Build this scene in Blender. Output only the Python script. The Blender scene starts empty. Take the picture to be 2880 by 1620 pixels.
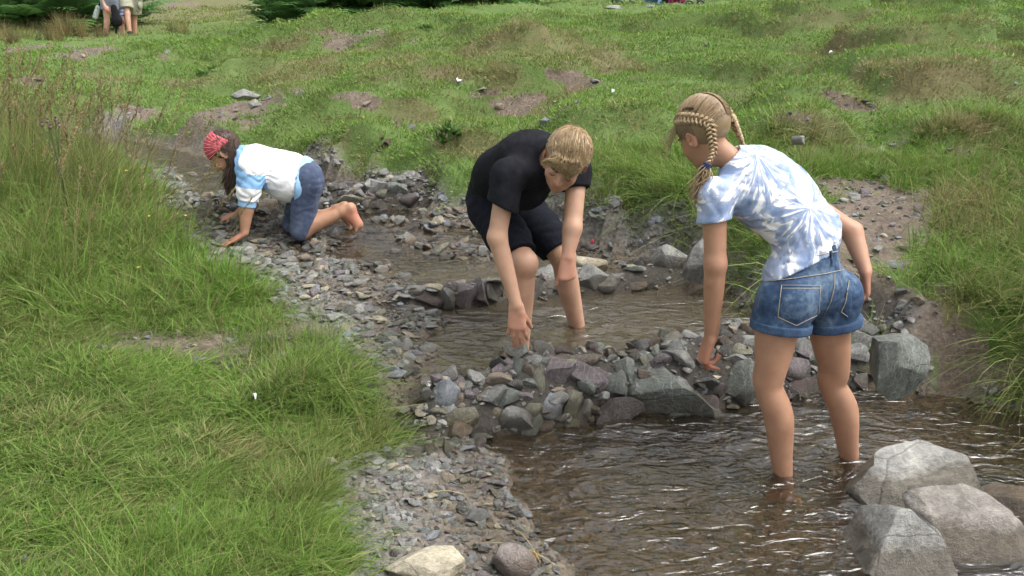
import bpy, bmesh, math, random
import numpy as np
from mathutils import Vector, Matrix
R = math.radians
random.seed(7)
rng = np.random.default_rng(11)
scene = bpy.context.scene
# ---------------------------------------------------------------- camera
CAM_H = 1.6
FPX = 2494.0                      # focal length in pixels of the 2880 px wide photograph
PITCH = math.atan(850 / FPX)
cam_d = bpy.data.cameras.new('camera')
cam_d.sensor_width = 36.0
cam_d.lens = 36.0 * FPX / 2880.0
cam_d.clip_start = 0.05
cam_d.clip_end = 2000.0
cam = bpy.data.objects.new('camera', cam_d)
scene.collection.objects.link(cam)
cam.location = (0, 0, CAM_H)
cam.rotation_euler = (R(90) - PITCH, 0, 0)
scene.camera = cam
# ---------------------------------------------------------------- sky, sun, exposure
SUN_EL, SUN_AZ = 60.0, 105.0        # azimuth from +Y towards +X
world = bpy.data.worlds.new('World')
scene.world = world
world.use_nodes = True
wn = world.node_tree
wn.nodes.clear()
w_out = wn.nodes.new('ShaderNodeOutputWorld')
w_bg = wn.nodes.new('ShaderNodeBackground')
w_hsv = wn.nodes.new('ShaderNodeHueSaturation')
w_sky = wn.nodes.new('ShaderNodeTexSky')
w_sky.sky_type = 'NISHITA'
w_sky.sun_disc = False
w_sky.sun_elevation = R(SUN_EL)
w_sky.sun_rotation = R(SUN_AZ)
w_sky.altitude = 100
w_sky.air_density = 1.0
w_sky.dust_density = 4.0
w_sky.ozone_density = 1.0
w_hsv.inputs['Saturation'].default_value = 0.22
w_bg.inputs['Strength'].default_value = 0.15
wn.links.new(w_sky.outputs['Color'], w_hsv.inputs['Color'])
wn.links.new(w_hsv.outputs['Color'], w_bg.inputs['Color'])
wn.links.new(w_bg.outputs['Background'], w_out.inputs['Surface'])
sun_d = bpy.data.lights.new('sun', 'SUN')
sun_d.energy = 1.3
sun_d.angle = R(50)
sun_d.color = (1.0, 0.97, 0.92)
sun = bpy.data.objects.new('sun', sun_d)
scene.collection.objects.link(sun)
_sd = Vector((math.sin(R(SUN_AZ)) * math.cos(R(SUN_EL)), math.cos(R(SUN_AZ)) * math.cos(R(SUN_EL)), math.sin(R(SUN_EL))))
sun.rotation_euler = (-_sd).to_track_quat('-Z', 'Y').to_euler()
scene.view_settings.view_transform = 'Standard'
scene.view_settings.look = 'None'
scene.view_settings.exposure = 1.12
scene.view_settings.gamma = 1.0
scene.view_settings.use_curve_mapping = False
scene.render.engine = 'CYCLES'
scene.cycles.max_bounces = 5
scene.cycles.diffuse_bounces = 2
scene.cycles.glossy_bounces = 2
scene.cycles.transmission_bounces = 2
scene.cycles.use_adaptive_sampling = True
scene.cycles.adaptive_threshold = 0.03
scene.cycles.transparent_max_bounces = 12
scene.cycles.caustics_reflective = False
scene.cycles.caustics_refractive = False
scene.cycles.use_denoising = True

# ---------------------------------------------------------------- helpers
COL = scene.collection
SP, CP = math.sin(PITCH), math.cos(PITCH)
def ray(px, py):
    u = (px - 1440) / FPX; v = (810 - py) / FPX
    return np.array([u, CP + v * SP, -SP + v * CP])
def at_y(px, py, Y):
    d = ray(px, py); return np.array([0, 0, CAM_H]) + d * (Y / d[1])
def at_z(px, py, z):
    d = ray(px, py); return np.array([0, 0, CAM_H]) + d * ((z - CAM_H) / d[2])
V3 = lambda *a: np.array(a, float)
def unit(v): v = np.asarray(v, float); return v / np.linalg.norm(v)
def smooth(a, b, x):
    t = np.clip((x - a) / (b - a), 0, 1); return t * t * (3 - 2 * t)
def tag(o, label=None, cat=None, group=None, kind=None):
    if label: o['label'] = label
    if cat: o['category'] = cat
    if group: o['group'] = group
    if kind: o['kind'] = kind
    return o
def empty(name, loc=(0, 0, 0)):
    o = bpy.data.objects.new(name, None); COL.objects.link(o)
    o.location = loc; o.empty_display_size = 0.1
    return o
def link(name, me, mat=None, parent=None, loc=None):
    o = bpy.data.objects.new(name, me); COL.objects.link(o)
    if mat is not None:
        for m in (mat if isinstance(mat, (list, tuple)) else [mat]):
            if me.materials.find(m.name) < 0: me.materials.append(m)
    if parent is not None:
        o.parent = parent
        if loc is None: o.matrix_parent_inverse = Matrix.Translation(-Vector(parent.location))
    if loc is not None: o.location = loc
    return o
def mesh_np(name, V, F, shade=True):
    """V (n,3), F (m,k) with constant k"""
    me = bpy.data.meshes.new(name)
    V = np.asarray(V, np.float32); F = np.asarray(F, np.int32)
    k = F.shape[1]
    me.vertices.add(len(V)); me.vertices.foreach_set('co', V.ravel())
    me.loops.add(F.size); me.loops.foreach_set('vertex_index', F.ravel())
    me.polygons.add(len(F))
    me.polygons.foreach_set('loop_start', np.arange(0, F.size, k, dtype=np.int32))
    if shade: me.polygons.foreach_set('use_smooth', np.ones(len(F), bool))
    me.update(calc_edges=True)
    return me
def vattr(me, name, arr, typ='FLOAT'):
    a = me.attributes.new(name, typ, 'POINT')
    arr = np.asarray(arr, np.float32)
    if typ == 'FLOAT': a.data.foreach_set('value', arr.ravel())
    elif typ == 'FLOAT_VECTOR': a.data.foreach_set('vector', arr.ravel())
    elif typ == 'FLOAT_COLOR': a.data.foreach_set('color', arr.ravel())
def iattr(me, name, arr):
    a = me.attributes.new(name, 'INT', 'POINT'); a.data.foreach_set('value', np.asarray(arr, np.int32))
# gradient noise
_perm = rng.permutation(512)
_perm = np.concatenate([_perm, _perm, _perm])
_g2 = np.stack([np.cos(np.arange(512) * 2.39996), np.sin(np.arange(512) * 2.39996)], 1)
def noise2(x, y):
    x = np.asarray(x, float); y = np.asarray(y, float)
    xi = np.floor(x).astype(int); yi = np.floor(y).astype(int)
    xf = x - xi; yf = y - yi
    xi &= 511; yi &= 511
    u = xf ** 3 * (xf * (xf * 6 - 15) + 10); v = yf ** 3 * (yf * (yf * 6 - 15) + 10)
    def g(ix, iy, fx, fy):
        h = _perm[(_perm[ix & 511] + iy) & 511] & 511
        return _g2[h, 0] * fx + _g2[h, 1] * fy
    a = g(xi, yi, xf, yf); b = g(xi + 1, yi, xf - 1, yf)
    c = g(xi, yi + 1, xf, yf - 1); d = g(xi + 1, yi + 1, xf - 1, yf - 1)
    return 1.5 * ((a + (b - a) * u) * (1 - v) + (c + (d - c) * u) * v)
def fbm(x, y, o=4, gain=0.5):
    s = 0.0; a = 1.0
    for i in range(o):
        s = s + a * noise2(x * 2 ** i + 17.3 * i, y * 2 ** i - 9.1 * i); a *= gain
    return s
def polydist(x, y, P):
    """distance to polyline and signed side"""
    x = np.asarray(x, float); y = np.asarray(y, float)
    best = np.full(x.shape, 1e9); side = np.zeros(x.shape)
    for (x0, y0), (x1, y1) in zip(P[:-1], P[1:]):
        dx, dy = x1 - x0, y1 - y0
        t = np.clip(((x - x0) * dx + (y - y0) * dy) / (dx * dx + dy * dy), 0, 1)
        d = np.hypot(x - x0 - t * dx, y - y0 - t * dy)
        m = d < best
        best = np.where(m, d, best)
        side = np.where(m, dx * (y - y0) - dy * (x - x0), side)
    return best, side

def tubes(name, paths, rads, sides=3, mat=None, attr=None):
    """many thin tubes in one mesh: paths (n,m,3), rads (n,m) or scalar"""
    P = np.asarray(paths, float); n, m, _ = P.shape
    Rr = np.broadcast_to(np.asarray(rads, float), (n, m))
    T = np.gradient(P, axis=1); T /= np.linalg.norm(T, axis=2, keepdims=True) + 1e-9
    ref = np.where(np.abs(T[..., 2:3]) < .9, np.array([0, 0, 1.]), np.array([1., 0, 0])); B = np.cross(T, ref); B /= np.linalg.norm(B, axis=2, keepdims=True) + 1e-9; C = np.cross(T, B)
    ang = np.arange(sides) * 2 * math.pi / sides
    V = P[:, :, None] + Rr[:, :, None, None] * (B[:, :, None] * np.cos(ang)[:, None] + C[:, :, None] * np.sin(ang)[:, None])
    base = (np.arange(n)[:, None, None] * m + np.arange(m - 1)[None, :, None]) * sides
    j = np.arange(sides)[None, None]; j2 = (j + 1) % sides
    F = np.stack([base + j, base + j2, base + sides + j2, base + sides + j], -1).reshape(-1, 4)
    me = mesh_np(name, V.reshape(-1, 3), F)
    if attr is not None: vattr(me, 'shade', np.repeat(np.asarray(attr, float), m * sides))
    if mat: me.materials.append(mat)
    return me
# ---------------------------------------------------------------- materials
class NT:
    def __init__(self, name):
        self.m = bpy.data.materials.new(name); self.m.use_nodes = True
        self.t = self.m.node_tree; self.t.nodes.clear()
        self.out = self.t.nodes.new('ShaderNodeOutputMaterial')
    def n(self, typ, **kw):
        nd = self.t.nodes.new('ShaderNode' + typ)
        for k, v in kw.items():
            if k.startswith('_'): setattr(nd, k[1:], v)
        for k, v in kw.items():
            if k.startswith('_'): continue
            key = k.replace('__', ' ')
            sock = nd.inputs[int(key[1:])] if key[0] == 'i' and key[1:].isdigit() else nd.inputs[key]
            self.set(sock, v)
        return nd
    def set(self, sock, v):
        if isinstance(v, bpy.types.NodeSocket): self.t.links.new(v, sock)
        elif isinstance(v, bpy.types.Node): self.t.links.new(v.outputs[0], sock)
        else: sock.default_value = (*v, 1.0) if isinstance(v, tuple) and len(v) == 3 and sock.type == 'RGBA' else v
    def ramp(self, fac, stops, interp='LINEAR'):
        nd = self.n('ValToRGB', Fac=fac); cr = nd.color_ramp; cr.interpolation = interp
        while len(cr.elements) < len(stops): cr.elements.new(0.5)
        for e, (p, c) in zip(cr.elements, stops):
            e.position = p; e.color = (*c, 1.0) if not isinstance(c, (int, float)) else (c, c, c, 1.0)
        return nd
    def mix(self, fac, a, b, mode='MIX'):
        nd = self.n('MixRGB', _blend_type=mode); self.set(nd.inputs[0], fac); self.set(nd.inputs[1], a); self.set(nd.inputs[2], b)
        return nd
    def math(self, op, a, b=0.0, c=None, clamp=False):
        nd = self.n('Math', _operation=op, _use_clamp=clamp); self.set(nd.inputs[0], a); self.set(nd.inputs[1], b)
        if c is not None: self.set(nd.inputs[2], c)
        return nd
    def coord(self, which='Object'):
        return self.n('TexCoord').outputs[which]
    def noise(self, vec, scale, detail=4, rough=0.55, dist=0.0):
        return self.n('TexNoise', Vector=vec, Scale=float(scale), Detail=float(detail), Roughness=rough, Distortion=dist)
    def attr(self, name, typ='GEOMETRY'):
        return self.n('Attribute', _attribute_name=name, _attribute_type=typ)
    def bump(self, h, strength=0.5, dist=0.01, normal=None):
        nd = self.n('Bump', Strength=strength, Distance=dist, Height=h)
        if normal is not None: self.set(nd.inputs['Normal'], normal)
        return nd
    def bsdf(self, color, rough=0.8, normal=None, **kw):
        b = self.n('BsdfPrincipled', Roughness=rough)
        self.set(b.inputs['Base Color'], color)
        if normal is not None: self.set(b.inputs['Normal'], normal)
        for k, v in kw.items(): self.set(b.inputs[k.replace('__', ' ')], v)
        return b
    def done(self, shader):
        self.t.links.new(shader.outputs[0] if isinstance(shader, bpy.types.Node) else shader, self.out.inputs['Surface'])
        return self.m
def plain(name, col, rough=0.6, var=0.15, scale=30, metallic=0.0, bump=0.1):
    k = NT(name); c = k.coord()
    nz = k.noise(c, scale)
    dark = tuple(x * (1 - var) for x in col); lite = tuple(min(1, x * (1 + var)) for x in col)
    cc = k.ramp(nz.outputs['Fac'], [(0.3, dark), (0.7, lite)])
    return k.done(k.bsdf(cc.outputs['Color'], rough, k.bump(nz.outputs['Fac'], bump, 0.004), Metallic=metallic))
# ================================================================= terrain
LEFT = [(.75, -1.0), (.45, 1.0), (.25, 1.8), (.12, 2.16), (0, 2.45), (-.06, 2.78), (-.2, 2.95), (-.40, 3.18), (-.36, 3.6), (-.34, 3.88), (-.6, 4.1), (-.78, 4.3), (-1.1, 4.6),
        (-1.5, 4.8), (-1.75, 5.0), (-2.0, 5.4), (-2.25, 5.9), (-2.6, 6.3), (-3.3, 6.8), (-4.5, 7.3), (-6.0, 7.5)]
RIGHT = [(3.0, -1.0), (2.75, 1.0), (2.6, 1.8), (2.4, 2.6), (2.2, 3.12), (1.75, 3.35), (1.45, 3.55), (1.15, 3.8), (1.08, 4.3), (.8, 4.6), (.4, 4.85), (-.1, 5.05), (-.52, 5.32),
         (-.9, 5.72), (-1.4, 6.1), (-2.0, 6.5), (-2.9, 7.1), (-4.3, 7.75), (-6.0, 8.0)]
GRASS_EDGE = [(-.30, -1.0), (-.36, 1.0), (-.44, 2.1), (-.50, 2.95), (-.66, 3.40), (-.98, 3.75), (-1.45, 4.24), (-1.80, 4.75), (-2.15, 5.2), (-2.5, 5.8), (-3.0, 6.3), (-4.5, 6.9), (-6.0, 7.1)]
def sdam(x, y): return y - .28 * x
def water_level(x, y):
    s = sdam(x, y)
    return (.15 * smooth(3.12, 3.26, s) + .05 * smooth(4.05, 4.18, s) + .10 * smooth(4.7, 5.5, s) + .06 * smooth(5.55, 5.7, s) + .10 * smooth(6.6, 9, s))
CTRL = [(0, 0, .12), (-1.33, 1.94, .15), (-3, 2, .25), (-.44, 2.1, .08), (-.5, 3, .1), (-.7, 3.45, .17), (-1.74, 3.54, .22), (-3.2, 3.6, .32), (-1.5, 4.25, .24), (-2.0, 4.7, .36),
        (-2.9, 5.0, .5), (-2.6, 5.6, .45), (-4.2, 5.5, .58), (-4, 0, .2), (0, -4, .15), (-4, -4, .2), (4, -4, .4), (-6, 3, .45), (-6.5, 6, .6),
        (3.2, 2.4, .42), (3.4, 1.0, .4), (2.62, 3.3, .38), (2.15, 3.62, .37), (1.92, 3.95, .42), (2.56, 5.0, .58), (3.47, 7.0, .85), (4.38, 9.0, 1.14), (5.77, 12, 1.45), (4.2, 4.2, .75), (6, 6, 1.05), (8, 9, 1.6),
        (.92, 5.6, .64), (1.5, 4.6, .50), (.45, 5.35, .60), (-.3, 5.8, .58), (1.2, 4.95, .58), (-1.0, 6.15, .56), (1.51, 6.8, .73), (1.82, 8.3, .86), (2.38, 11.0, 1.04), (2.51, 15.2, 1.27), (2.6, 18, 1.28),
        (-.1, 5.75, .52), (-.61, 6.3, .55), (-.54, 7.2, .60), (-.84, 9, .80), (-1.02, 11, .96), (-1.02, 13.6, 1.19), (-1.4, 17, 1.2), (-1.5, 6.8, .50),
        (-2.24, 7.2, .50), (-2.82, 8.5, .62), (-3.6, 11, .71), (-6.86, 15.8, .75), (-4.4, 15, .85), (-7.1, 22, .80), (-4.22, 8.6, .66), (-7.27, 14, .70), (-7, 10, .65), (-12, 12, .9), (9, 16, 2.2), (5.5, 18, 1.6),
        (-10, 30, .95), (0, 30, 1.6), (10, 30, 2.6), (-14, 20, .9), (14, 14, 2.6), (-20, 40, 1.6), (0, 45, 2.6), (20, 45, 5)]
_C = np.array(CTRL)
def _tps(r): return np.where(r > 1e-9, r * r * np.log(r + 1e-12), 0)
_n = len(_C)
_A = np.zeros((_n + 3, _n + 3))
_A[:_n, :_n] = _tps(np.hypot(_C[:, None, 0] - _C[None, :, 0], _C[:, None, 1] - _C[None, :, 1])) + np.eye(_n) * .02
_A[:_n, _n] = 1; _A[:_n, _n + 1:] = _C[:, :2]; _A[_n:, :_n] = _A[:_n, _n:].T
_w = np.linalg.solve(_A, np.concatenate([_C[:, 2], np.zeros(3)]))
def base_h(x, y):
    sh = np.shape(x); x = np.ravel(x).astype(float); y = np.ravel(y).astype(float)
    xc = np.clip(x, -16, 16); yc = np.clip(y, -5, 36)
    o = np.full(x.shape, _w[_n]) + _w[_n + 1] * xc + _w[_n + 2] * yc
    for i in range(_n): o += _w[i] * _tps(np.hypot(xc - _C[i, 0], yc - _C[i, 1]))
    far = np.maximum(y - 34, 0)
    o += .10 * far + .0030 * far ** 2 - np.maximum(far - 60, 0) ** 2 * .0020
    o += np.maximum(np.abs(x) - 16, 0) * .05
    return o.reshape(sh)
# hummocks and terrace ridges on the slopes: (x, y, half length, half width, height, angle)
HUMPS = []
def hill_ridge(x, y, hx, hy, h, ang=0.0): HUMPS.append((x, y, hx, hy, h, ang))
def hump_h(x, y):
    o = np.zeros(np.shape(x))
    for (cx, cy, hx, hy, h, a) in HUMPS:
        c, s = math.cos(a), math.sin(a)
        u = ((x - cx) * c + (y - cy) * s) / hx; v = (-(x - cx) * s + (y - cy) * c) / hy
        # a steep face on the near side, a gentle run-out behind
        prof = np.where(v < 0, np.exp(-(v / .5) ** 2 * 1.2), np.exp(-(v / 1.5) ** 2))
        o += h * prof * np.exp(-u ** 4)
    return o
def slope_base(x, y):
    """bank and hill with trodden ledges running along the slope"""
    b_ = base_h(x, y) + hump_h(x, y)
    q = b_ / .21 + .55 * fbm(x * .38, y * .30 + 7, 2); f = q - np.floor(q)
    m = smooth(6.0, 7.2, y) * smooth(24, 16, y) * (.35 + .65 * smooth(-2.5, 1.0, x - .15 * y)) * (1 - np.exp(-((x - 2.5) / 2.2) ** 2 - ((y - 16.2) / 2.2) ** 2)) * (1 - np.exp(-((x + 6.6) / 3.0) ** 2 - ((y - 16.5) / 3.0) ** 2))
    return b_ + .21 * .98 * m * (smooth(.0, .20, f) - f)
def stream_field(x, y):
    x = x + .06 * noise2(x * 3.7, y * 3.7) + .03 * noise2(x * 10 + 5, y * 10)
    dl, sl = polydist(x, y, LEFT); dr, sr = polydist(x, y, RIGHT)
    inside = (sl < 0) & (sr > 0)
    left = (sl >= 0) & ~((sr <= 0) & (dr > dl) & False)
    right = (sr <= 0) & ~left
    sd = np.where(inside, -np.minimum(dl, dr), np.where(left, dl, dr))
    return sd, left, right, inside
def dam_top(x, y):
    """height of the heaped stones of the three dams, -1 where there are none"""
    s = sdam(x, y)
    c1 = .175 + .025 * np.sin(x * 8 + .6) + .015 * np.sin(x * 21 + 1) + .02 * smooth(.2, .9, x)
    d1 = -.25 + (c1 + .25) * smooth(2.74, 3.19, s) * smooth(3.62, 3.27, s) * smooth(-.62, -.25, x) * smooth(2.0, 1.6, x)
    d2 = -.2 + .44 * smooth(3.90, 4.09, s) * smooth(4.32, 4.13, s) * smooth(-.75, -.5, x) * smooth(1.1, .85, x)
    c3 = .40 + .05 * smooth(-1.2, -.75, x) + .015 * np.sin(x * 17)
    d3 = -.1 + (c3 + .1) * smooth(5.28, 5.60, s) * smooth(6.0, 5.70, s) * smooth(-2.4, -2.05, x) * smooth(-.15, -.5, x)
    return np.maximum(d1, np.maximum(d2, d3))
def height(x, y, detail=True):
    x = np.asarray(x, float); y = np.asarray(y, float)
    B = slope_base(x, y)
    hill = smooth(5.2, 7.5, y) * 1.0
    calm = 1 - .85 * np.exp(-((x + 6.6) / 3.0) ** 2 - ((y - 16.5) / 3.0) ** 2) - .85 * np.exp(-((x - 2.5) / 2.5) ** 2 - ((y - 15.6) / 2.0) ** 2)
    B = B + .13 * hill * calm * fbm(x * .45, y * .6, 3) * smooth(60, 20, y)
    B = B + fbm(x * 1.6, y * 2.2, 3) * (.02 + .035 * hill)
    W = water_level(x, y)
    sd, left, right, inside = stream_field(x, y)
    depth = np.where(sdam(x, y) < 4.15, .16, .06)
    depth = np.where(sdam(x, y) > 5.6, .10, depth)
    wl = np.interp(y, [1, 2.9, 3.4, 4.2, 5, 6], [.75, .7, .5, .7, .7, .4])
    wr = np.interp(y, [1, 3.0, 3.6, 4.2, 5, 5.5, 6.5], [.5, .24, .24, .22, .24, .22, .25])
    wd = np.where(left, wl, wr)
    n1 = fbm(x * 3.1 + 5, y * 3.1, 3)
    t = smooth(0, 1, np.clip((sd + .10 * n1) / wd, 0, 1))
    t = np.where(left, t ** 1.2, t ** .55)
    low = W + .05; far_ = smooth(.35, .8, sd); Wn = W * (1 - far_) + np.minimum(W, B) * far_
    out = Wn + .012 + (np.maximum(B, low * (1 - far_) + B * far_) - Wn - .012) * t
    inn = W - depth * (1 - np.exp(np.minimum(sd, 0) / .22)) + .03 * n1 * smooth(0, .3, -sd) + .02
    z = np.where(inside, inn, out)
    z = np.maximum(z, dam_top(x, y) + .012 * n1)
    # riffle: shingle lying just above and below the water
    rf = smooth(4.55, 4.75, sdam(x, y)) * smooth(5.75, 5.5, sdam(x, y))
    z = np.where(inside, z + rf * .045 * (n1 + .35 * noise2(x * 9, y * 9)), z)
    if detail: z = z + .012 * fbm(x * 7, y * 7, 3) * smooth(.0, .25, sd) + .016 * fbm(x * 13, y * 13, 3) * right * smooth(.02, .12, sd) * smooth(1.0, .5, sd)
    return z
def march(px, py, detail=True):
    """first hit of a picture ray with the terrain"""
    d = ray(px, py); t = np.concatenate([np.arange(1.2, 12, .02), np.arange(12, 60, .1), np.arange(60, 300, 1.0)])
    P = np.array([0, 0, CAM_H])[None] + t[:, None] * d[None]
    h = height(P[:, 0], P[:, 1], detail)
    k = np.argmax(P[:, 2] < h)
    if k == 0: k = len(t) - 1
    a, b = P[k - 1], P[k]
    ha = a[2] - h[k - 1]; hb = b[2] - h[k]
    f = ha / max(ha - hb, 1e-6)
    return a + (b - a) * f
for (px, py, wpx, hgt, hy, ang) in [   # picture place, width in px, height m, half depth m
        (2330, 60, 330, .16, .7, .35), (2650, 130, 380, .16, .5, .3), (2700, 270, 480, .15, .4, .25), (2300, 330, 300, .12, .35, .1), (2250, 405, 330, .12, .28, .05), (2750, 420, 350, .10, .35, .1),
        (1400, 110, 260, .10, .7, .1), (1450, 150, 250, .13, .55, .25), (1500, 270, 420, .13, .4, .05), (1150, 250, 350, .10, .5, .15), (1700, 210, 300, .08, .5, .05), (820, 120, 260, .10, .7, .3), (560, 190, 300, .10, .6, .3),
        (400, 215, 300, .09, .5, .2), (700, 225, 280, .10, .5, .25), (1050, 60, 380, .08, .6, .28), (1000, 330, 480, .10, .35, .1), (950, 450, 360, .10, .28, .15), (1330, 430, 260, .10, .3, .1), (1740, 380, 330, .12, .45, .0), (560, 440, 200, .08, .25, .1)]:
    q = march(px, py, False); dist = q[1] * CP + (CAM_H - q[2]) * SP
    hill_ridge(q[0], q[1] + hy * .25, wpx / 2 * dist / FPX, hy * 1.0, hgt * 1.6, ang)

HUMPS.append((2.62, 17.4, 1.7, .75, -.42, 0.0)); HUMPS.append((2.4, 15.65, 1.6, .5, -.07, 0.0))
HUMPS.append((-6.6, 17.1, 2.6, .8, -.24, 0.0))
ys = [-4.0]
while ys[-1] < 320:
    y = ys[-1]; ys.append(y + (.25 if y < .8 else .028 + .0065 * max(y - 3, 0) if y < 20 else .14 + .06 * (y - 20)))
ys = np.array(ys); NC = 430
uu = np.linspace(-1, 1, NC)
GX = uu[None, :] * (0.85 * np.maximum(ys, 0) + 3.6)[:, None]; GY = np.repeat(ys[:, None], NC, 1)
GZ = height(GX, GY)
def grid_faces(nr, nc):
    i = np.arange(nr - 1)[:, None] * nc + np.arange(nc - 1)[None]
    return np.stack([i, i + 1, i + nc + 1, i + nc], -1).reshape(-1, 4)

# -------- what covers the ground: picture-located patches of bare earth and dry grass
BARE, DRY = [], []
def patch(lst, px, py, wpx, hpx, s=1.0):
    q = march(px, py, False); dist = q[1] * CP + (CAM_H - q[2]) * SP
    q2 = march(px, py - hpx / 2, False); q3 = march(px, py + hpx / 2, False)
    lst.append((q[0], (q2[1] + q3[1]) / 2, max(.05, wpx / 2 * dist / FPX), max(.08, min(abs(q2[1] - q3[1]) / 2, 1.2)), s))
for a in [(640, 330, 260, 70), (560, 360, 220, 60), (720, 300, 120, 40), (430, 320, 180, 40), (180, 160, 150, 50), (90, 225, 120, 30), (230, 130, 120, 25), (270, 185, 130, 22), (1180, 78, 260, 40), (1010, 105, 230, 50), (1270, 55, 130, 40), (930, 90, 120, 40),
          (1200, 105, 120, 25), (1260, 335, 170, 34), (1400, 345, 120, 18), (1480, 268, 110, 24), (1350, 262, 100, 16), (1010, 275, 120, 30), (960, 272, 80, 24), (1060, 425, 90, 70), (1180, 470, 60, 80), (1560, 195, 80, 14), (1740, 150, 90, 22), (1720, 190, 100, 16), (1680, 80, 60, 14),
          (1650, 230, 110, 14), (1780, 220, 60, 12), (1600, 300, 100, 12), (2340, 270, 90, 26), (2400, 295, 130, 18), (2230, 330, 90, 20), (2290, 425, 120, 26), (2500, 415, 220, 22), (2640, 430, 170, 24), (2850, 470, 130, 50), (2420, 185, 90, 24), (2560, 170, 110, 14), (2800, 180, 70, 30),
          (2420, 540, 330, 80), (2380, 610, 280, 150), (2440, 680, 260, 180), (2400, 770, 240, 140), (2480, 560, 300, 90), (2370, 860, 200, 130), (2470, 620, 240, 120), (2330, 700, 200, 160), (2480, 720, 260, 280), (2450, 850, 240, 200), (2450, 660, 260, 220), (2560, 930, 200, 120), (2560, 990, 160, 70), (2800, 1080, 260, 60), (2700, 1040, 160, 50),
          (560, 985, 520, 90), (330, 975, 320, 64), (740, 945, 300, 90), (90, 1340, 180, 90), (20, 1380, 140, 90), (460, 1460, 200, 70), (60, 1580, 200, 100), (820, 900, 160, 60), (230, 1560, 140, 50), (620, 1040, 100, 24), (1100, 480, 90, 60), (430, 12, 200, 14), (1290, 230, 60, 10), (1450, 300, 130, 12)]:
    patch(BARE, *a)
    if a[1] < 500 and a[0] > 760: cx_, cy_, hx_, hy_, s_ = BARE[-1]; BARE[-1] = (cx_, cy_, hx_ * 1.15, min(hy_, .30 * hx_), s_)
for a in [(1480, 150, 260, 60), (1420, 190, 200, 60), (1550, 110, 260, 50), (1330, 150, 200, 60), (1250, 200, 220, 50), (1650, 130, 220, 60), (1100, 190, 200, 60), (1600, 170, 200, 40), (900, 170, 220, 60), (850, 230, 260, 60), (1060, 130, 200, 40), (2330, 50, 400, 40), (2650, 110, 320, 50), (2500, 180, 260, 40), (2760, 230, 300, 60),
          (2600, 240, 260, 40), (2700, 350, 300, 30), (2300, 350, 200, 30), (2300, 460, 260, 30), (600, 60, 500, 90), (450, 40, 400, 60), (760, 40, 300, 60), (200, 100, 300, 30), (120, 90, 200, 40), (1000, 480, 200, 60), (900, 440, 160, 50), (560, 400, 220, 40), (1500, 320, 160, 30), (300, 215, 200, 30), (500, 235, 180, 30), (1330, 400, 220, 50), (1150, 300, 200, 30),
          (2750, 620, 260, 200), (2650, 900, 200, 100), (2300, 150, 160, 40), (800, 120, 200, 40), (100, 1180, 200, 40), (640, 1280, 200, 60), (400, 1450, 260, 60)]:
    patch(DRY, *a)
BARE += [(-1.15, 3.42, .62, .20, 1.0), (-1.6, 3.5, .36, .13, 1.0), (-.85, 3.62, .22, .16, 1.0)]
def blobs(lst, x, y, soft=1.0):
    o = np.zeros(np.shape(x)); n = .5 * fbm(x * 2.6 + 3, y * 2.6 + 8, 4, .6) + .3 * noise2(x * 9, y * 14)
    for (cx, cy, hx, hy, s) in lst:
        r = np.sqrt(((x - cx) / hx) ** 2 + ((y - cy) / hy) ** 2) + n
        o = np.maximum(o, s * smooth(1.15 * soft, .6, r))
    return o
def ground_masks(x, y):
    sd, left, right, inside = stream_field(x, y)
    dg, sg = polydist(x, y, GRASS_EDGE)
    n = fbm(x * 2.6, y * 2.6, 3) * .14
    sgd = np.where(sg > 0, dg, -dg)                       # >0 on the meadow side of the gravel
    shingle = np.where(left, smooth(.10, -.06, sgd + n), 0)
    shingle = np.where(inside, 1, shingle)
    rs = np.interp(y, [2, 3.3, 3.6, 4.3, 4.6, 5.0, 5.3, 6, 7], [.03, .03, .05, .05, .09, .09, .03, .03, .05])
    shingle = np.where(right & ~inside, smooth(rs + .1, rs - .05, sd + n), shingle)
    bare = blobs(BARE, x, y)
    bare = np.maximum(bare, .25 * smooth(.45, .8, fbm(x * 1.1 + 40, y * 1.1, 3)) * smooth(5.5, 7, y) * smooth(24, 12, y))
    dry = np.clip(blobs(DRY, x, y, 1.25) * .8 + .35 * fbm(x * .8, y * .8 + 30, 3), 0, 1)
    dry = np.maximum(dry, smooth(17, 26, y + .3 * np.abs(x)) * .75)
    return shingle, bare, dry, sd, left, right, inside, sgd
SH, BA, DR, SD, _, _, _, _ = ground_masks(GX, GY)
g_me = mesh_np('ground', np.stack([GX, GY, GZ], -1).reshape(-1, 3), grid_faces(len(ys), NC))
vattr(g_me, 'shingle', SH); vattr(g_me, 'bare', BA); vattr(g_me, 'dry', DR)
vattr(g_me, 'wet', smooth(.05, .0, GZ - water_level(GX, GY)) * (SD < .6))
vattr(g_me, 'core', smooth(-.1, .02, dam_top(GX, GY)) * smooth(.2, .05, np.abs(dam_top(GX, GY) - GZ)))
k = NT('ground'); c = k.coord()
n1 = k.noise(c, 9, 6, .65); n2 = k.noise(c, 60, 5, .7); n3 = k.noise(c, 240, 3, .7)
grass = k.mix(k.attr('dry').outputs['Fac'], k.ramp(n2.outputs['Fac'], [(.3, (.060, .100, .020)), (.7, (.120, .195, .040))]).outputs[0],
              k.ramp(n2.outputs['Fac'], [(.3, (.085, .075, .030)), (.7, (.19, .165, .075))]).outputs[0])
earth = k.ramp(n2.outputs['Fac'], [(.25, (.065, .048, .034)), (.5, (.145, .112, .084)), (.75, (.25, .205, .165))])
earth = k.mix(1.0, earth.outputs[0], k.ramp(n1.outputs['Fac'], [(.3, (.62, .58, .54)), (.5, (1, 1, 1)), (.7, (1.35, 1.33, 1.3))]).outputs[0], 'MULTIPLY')
vor = k.n('TexVoronoi', Vector=c, Scale=70.0)
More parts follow.
